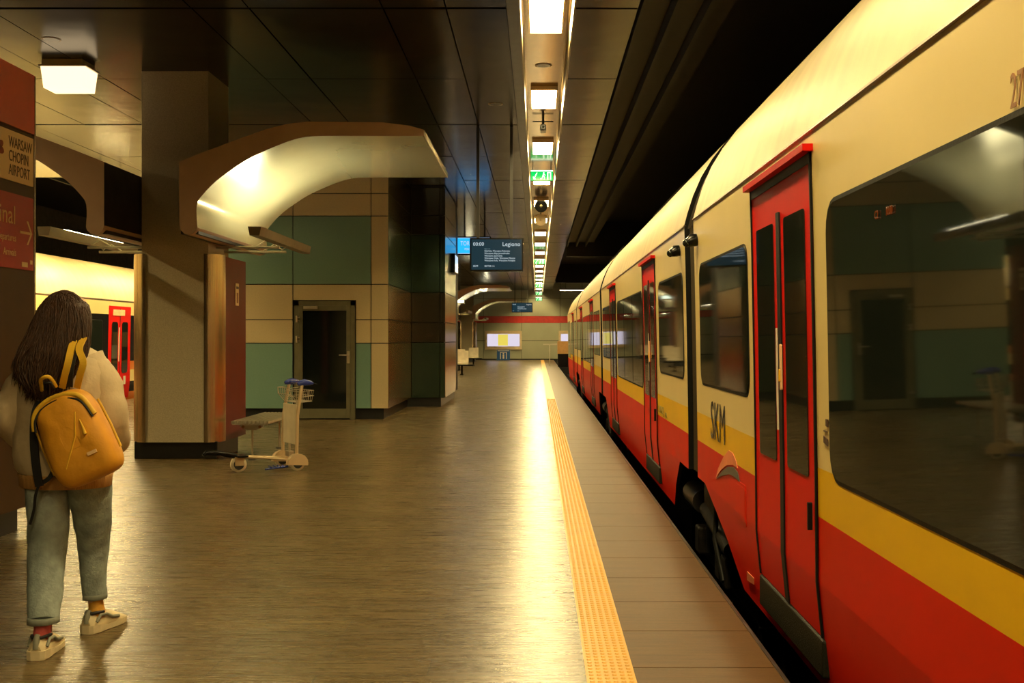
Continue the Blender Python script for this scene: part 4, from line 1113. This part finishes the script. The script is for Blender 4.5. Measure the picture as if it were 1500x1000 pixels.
# hair
b = MB()
HS = [(1.20, 60, 86, 5.08, .035), (1.255, 42, 100, 5.08, .05), (1.32, 32, 112, 5.10, .06), (1.38, 34, 124, 5.12, .075), (1.44, 44, 129, 5.16, .09), (1.50, 51, 131, 5.19, .10), (1.56, 57, 131, 5.22, .105), (1.61, 64, 127, 5.23, .10), (1.65, 74, 114, 5.25, .08), (1.672, 84, 106, 5.26, .05), (1.682, 92, 98, 5.26, .015)]
rg = []
for i, (z, a_, c_, yy, ry) in enumerate(HS):
    x0 = (a_-787.5)*yy/1600; x1 = (c_-787.5)*yy/1600
    rg.append(ell(((x0+x1)/2, yy, z), (x1-x0)/2, ry, 40, lambda a, i=i: 1+.045*math.sin(a*11+i*.3)+.03*math.sin(a*17-i*.2)))
b.rings(rg, 'hair')
HAIR = b.build('hair', body)
b = MB()
def hair_x(z, t):
    for (z0, a0, c0, y0_, r0), (z1, a1, c1, y1_, r1) in zip(HS, HS[1:]):
        if z0 <= z <= z1:
            k = (z-z0)/(z1-z0); a_ = a0+(a1-a0)*k; c_ = c0+(c1-c0)*k; yy = y0_+(y1_-y0_)*k; ry = r0+(r1-r0)*k
            X0 = (a_-787.5)*yy/1600; X1 = (c_-787.5)*yy/1600
            cx = (X0+X1)/2; rx = (X1-X0)/2
            return (cx+rx*math.cos(t)*1.02, yy+ry*math.sin(t)*1.03)
    return None
for i in range(650):
    t = random.uniform(PI*.95, 2*PI*1.03); ztop = random.uniform(1.45, 1.668); zend = random.choice([random.uniform(1.21, 1.34), random.uniform(1.203, 1.23)]); tail = random.uniform(0, .05)
    pts = []; n = 7; jx = random.uniform(-.012, .012); jy = random.uniform(-.012, .004)
    for k in range(n):
        z = ztop+(zend-ztop)*k/(n-1); h = hair_x(z, t+.12*math.sin(k*.9+i))
        if h is None: continue
        f = k/(n-1); pts.append((h[0]+jx*f*2+(-.012*f if math.cos(t) < -.5 else 0), h[1]+jy*f*2-.002, z-.01*f))
    q = pts[-1]; pts.append((q[0]+random.uniform(-.02, .012), q[1]+random.uniform(-.01, .01), q[2]-tail-.01))
    rr = [random.uniform(.002, .0042)]*(len(pts)-1)+[.0006]
    b.tube(pts, rr, 'hair', 4, False)
b.build('hair_strands', HAIR)
b = MB()
for i in range(150):
    t = random.uniform(PI*.85, PI*1.15); ztop = random.uniform(1.42, 1.62); zend = random.uniform(1.22, 1.34); pts = []
    for k in range(7):
        f = k/6; z = ztop+(zend-ztop)*f; h = hair_x(z, t+.1*math.sin(k+i)); pts.append((h[0]-.004-.022*math.sin(f*3+i)*f*random.random()-.008*f, h[1], z))
    b.tube(pts, [.0025]*6+[.0005], 'hair_rim_lit', 4, False)
b.build('hair_rim_strands', HAIR)
tag(body, 'person walking away in sand jacket and jeans, long dark hair', 'person')

# ------------------------------------------------------------------ backpack
BP = empty('backpack', (-2.10, 5.0, 1.0))
mt = Matrix.Rotation(math.radians(-24), 4, 'Y')
mt = Matrix.Rotation(math.radians(24), 4, 'Y').inverted()
def sm3(pts, n=5):
    P = [Vector(p) for p in pts]; o = []
    for i in range(len(P)-1):
        p0, p1, p2, p3 = P[max(i-1, 0)], P[i], P[i+1], P[min(i+2, len(P)-1)]
        for k in range(n):
            t = k/n; o.append(.5*((2*p1)+(-p0+p2)*t+(2*p0-5*p1+4*p2-p3)*t*t+(-p0+3*p1-3*p2+p3)*t**3))
    o.append(P[-1]); return o
def sq(a, e): c = math.cos(a); return math.copysign(abs(c)**e, c)
def bag_outline(k, y, n=44, hw=.150, top=.215, bot=.215):
    out = []
    for i in range(n):
        a = 2*PI*i/n
        s_ = math.sin(a); c = math.cos(a)
        e = .62 if s_ > 0 else .42
        x = math.copysign(abs(c)**e, c)*hw*k*(1.0+.10*(-s_))
        z = math.copysign(abs(s_)**(.75 if s_ > 0 else .5), s_)*(top if s_ > 0 else bot)*k
        x += .008*noise.noise(Vector((x*9, y*9, z*9)))
        out.append((x, y+.010*noise.noise(Vector((x*11, 3, z*11))), z))
    return out
b = MB()
b.rings([bag_outline(k, y) for k, y in ((.80, .055), (.95, .045), (1.0, .02), (1.0, -.02), (.985, -.05), (.93, -.075), (.80, -.092), (.55, -.10), (.25, -.102))], 'bag', True, mt)
b.build('bag_body', BP)
b = MB()  # front pocket zip and lid seam
arc = [(-.135, -.085, .085), (-.115, -.086, .135), (-.07, -.084, .170), (0, -.082, .182), (.07, -.084, .165), (.11, -.086, .13), (.13, -.086, .05)]
arc = sm3(arc)
b.tube(arc, .005, 'strap_black', 6, mtx=mt); b.tube([(p[0]*1.06, p[1]+.012, p[2]*1.08+.004) for p in arc], .012, 'bag_trim', 8, mtx=mt)
b.build('top_zip', BP)
b = MB(); b.tube([(.07, -.098, .10), (.03, -.103, .0), (-.07, -.098, -.12)], .0035, 'bag_trim', 6, mtx=mt); b.build('pocket_seam', BP)
b = MB(); b.tube([(.075, -.10, .06), (.078, -.106, .02), (.075, -.106, -.01)], [.003, .006, .009], 'bag_trim', 8, mtx=mt); b.build('zip_pull', BP)
b = MB(); b.box(.045, .09, -.103, -.099, -.105, -.09, 'cream_text', mtx=mt @ Matrix.Rotation(.0, 4, 'Y')); b.build('logo_patch', BP)
b = MB(); side = [(-.157, -.02, .12), (-.165, -.02, 0), (-.165, -.02, -.12)]
b.tube(side, .006, 'bag_trim', 6, mtx=mt); b.tube([(-p[0], p[1], p[2]) for p in side], .006, 'bag_trim', 6, mtx=mt); b.build('side_piping', BP)
def strap(b, pts, wd, th, m):
    P = sm3(pts); rg = []
    for i, p in enumerate(P):
        d = (P[min(i+1, len(P)-1)]-P[max(i-1, 0)]).normalized(); a = Vector((1, 0, 0)); a = (a-d*a.dot(d)).normalized(); c = d.cross(a)
        rg.append([p+a*wd/2+c*th/2, p-a*wd/2+c*th/2, p-a*wd/2-c*th/2, p+a*wd/2-c*th/2])
    b.rings(rg, m, True, smooth=False)
loc = Vector(BP.location)
def L3(px, py, Y): return tuple(W(px, py, Y)-loc)
for px0, px1, lab in ((93, 104, 0), (115, 116, 1)):
    b = MB(); strap(b, [L3(px0-2, 568, 5.03), L3(px0+2, 550, 5.00), L3(px0+7, 530, 4.99), L3(px1, 512, 5.03), L3(px1+4, 500, 5.09), L3(px1+8, 494, 5.17), L3(px1+8, 505, 5.30), L3(px1+12, 560, 5.36)], .030, .008, 'bag_trim'); b.build('shoulder_strap', BP)
b = MB(); strap(b, [L3(102, 566, 5.03), L3(103, 545, 5.0), L3(108, 520, 5.02), L3(113, 503, 5.08)], .028, .006, 'strap_black'); b.build('strap_lining', BP)
b = MB(); b.tube(sm3([L3(62, 572, 5.02), L3(60, 556, 4.97), L3(72, 552, 4.96), L3(82, 566, 5.0)]), .009, 'bag_trim', 8); b.tube([L3(66, 570, 5.0), L3(66, 560, 4.965), L3(74, 560, 4.965), L3(80, 570, 5.0)], .007, 'strap_black', 8); b.build('haul_loop', BP)
b = MB(); strap(b, [L3(58, 588, 5.04), L3(51, 610, 5.01), L3(50, 650, 5.0), L3(54, 690, 5.0), L3(58, 712, 5.0)], .035, .012, 'strap_black'); strap(b, [L3(58, 708, 5.0), L3(52, 725, 5.0), L3(50, 745, 5.02), L3(44, 768, 5.03)], .012, .004, 'strap_black'); strap(b, [L3(58, 708, 5.0), L3(72, 700, 5.0), L3(82, 680, 5.02)], .02, .004, 'strap_black'); b.build('hanging_strap', BP)
tag(BP, 'mustard yellow backpack worn on the back of the walking person', 'backpack')
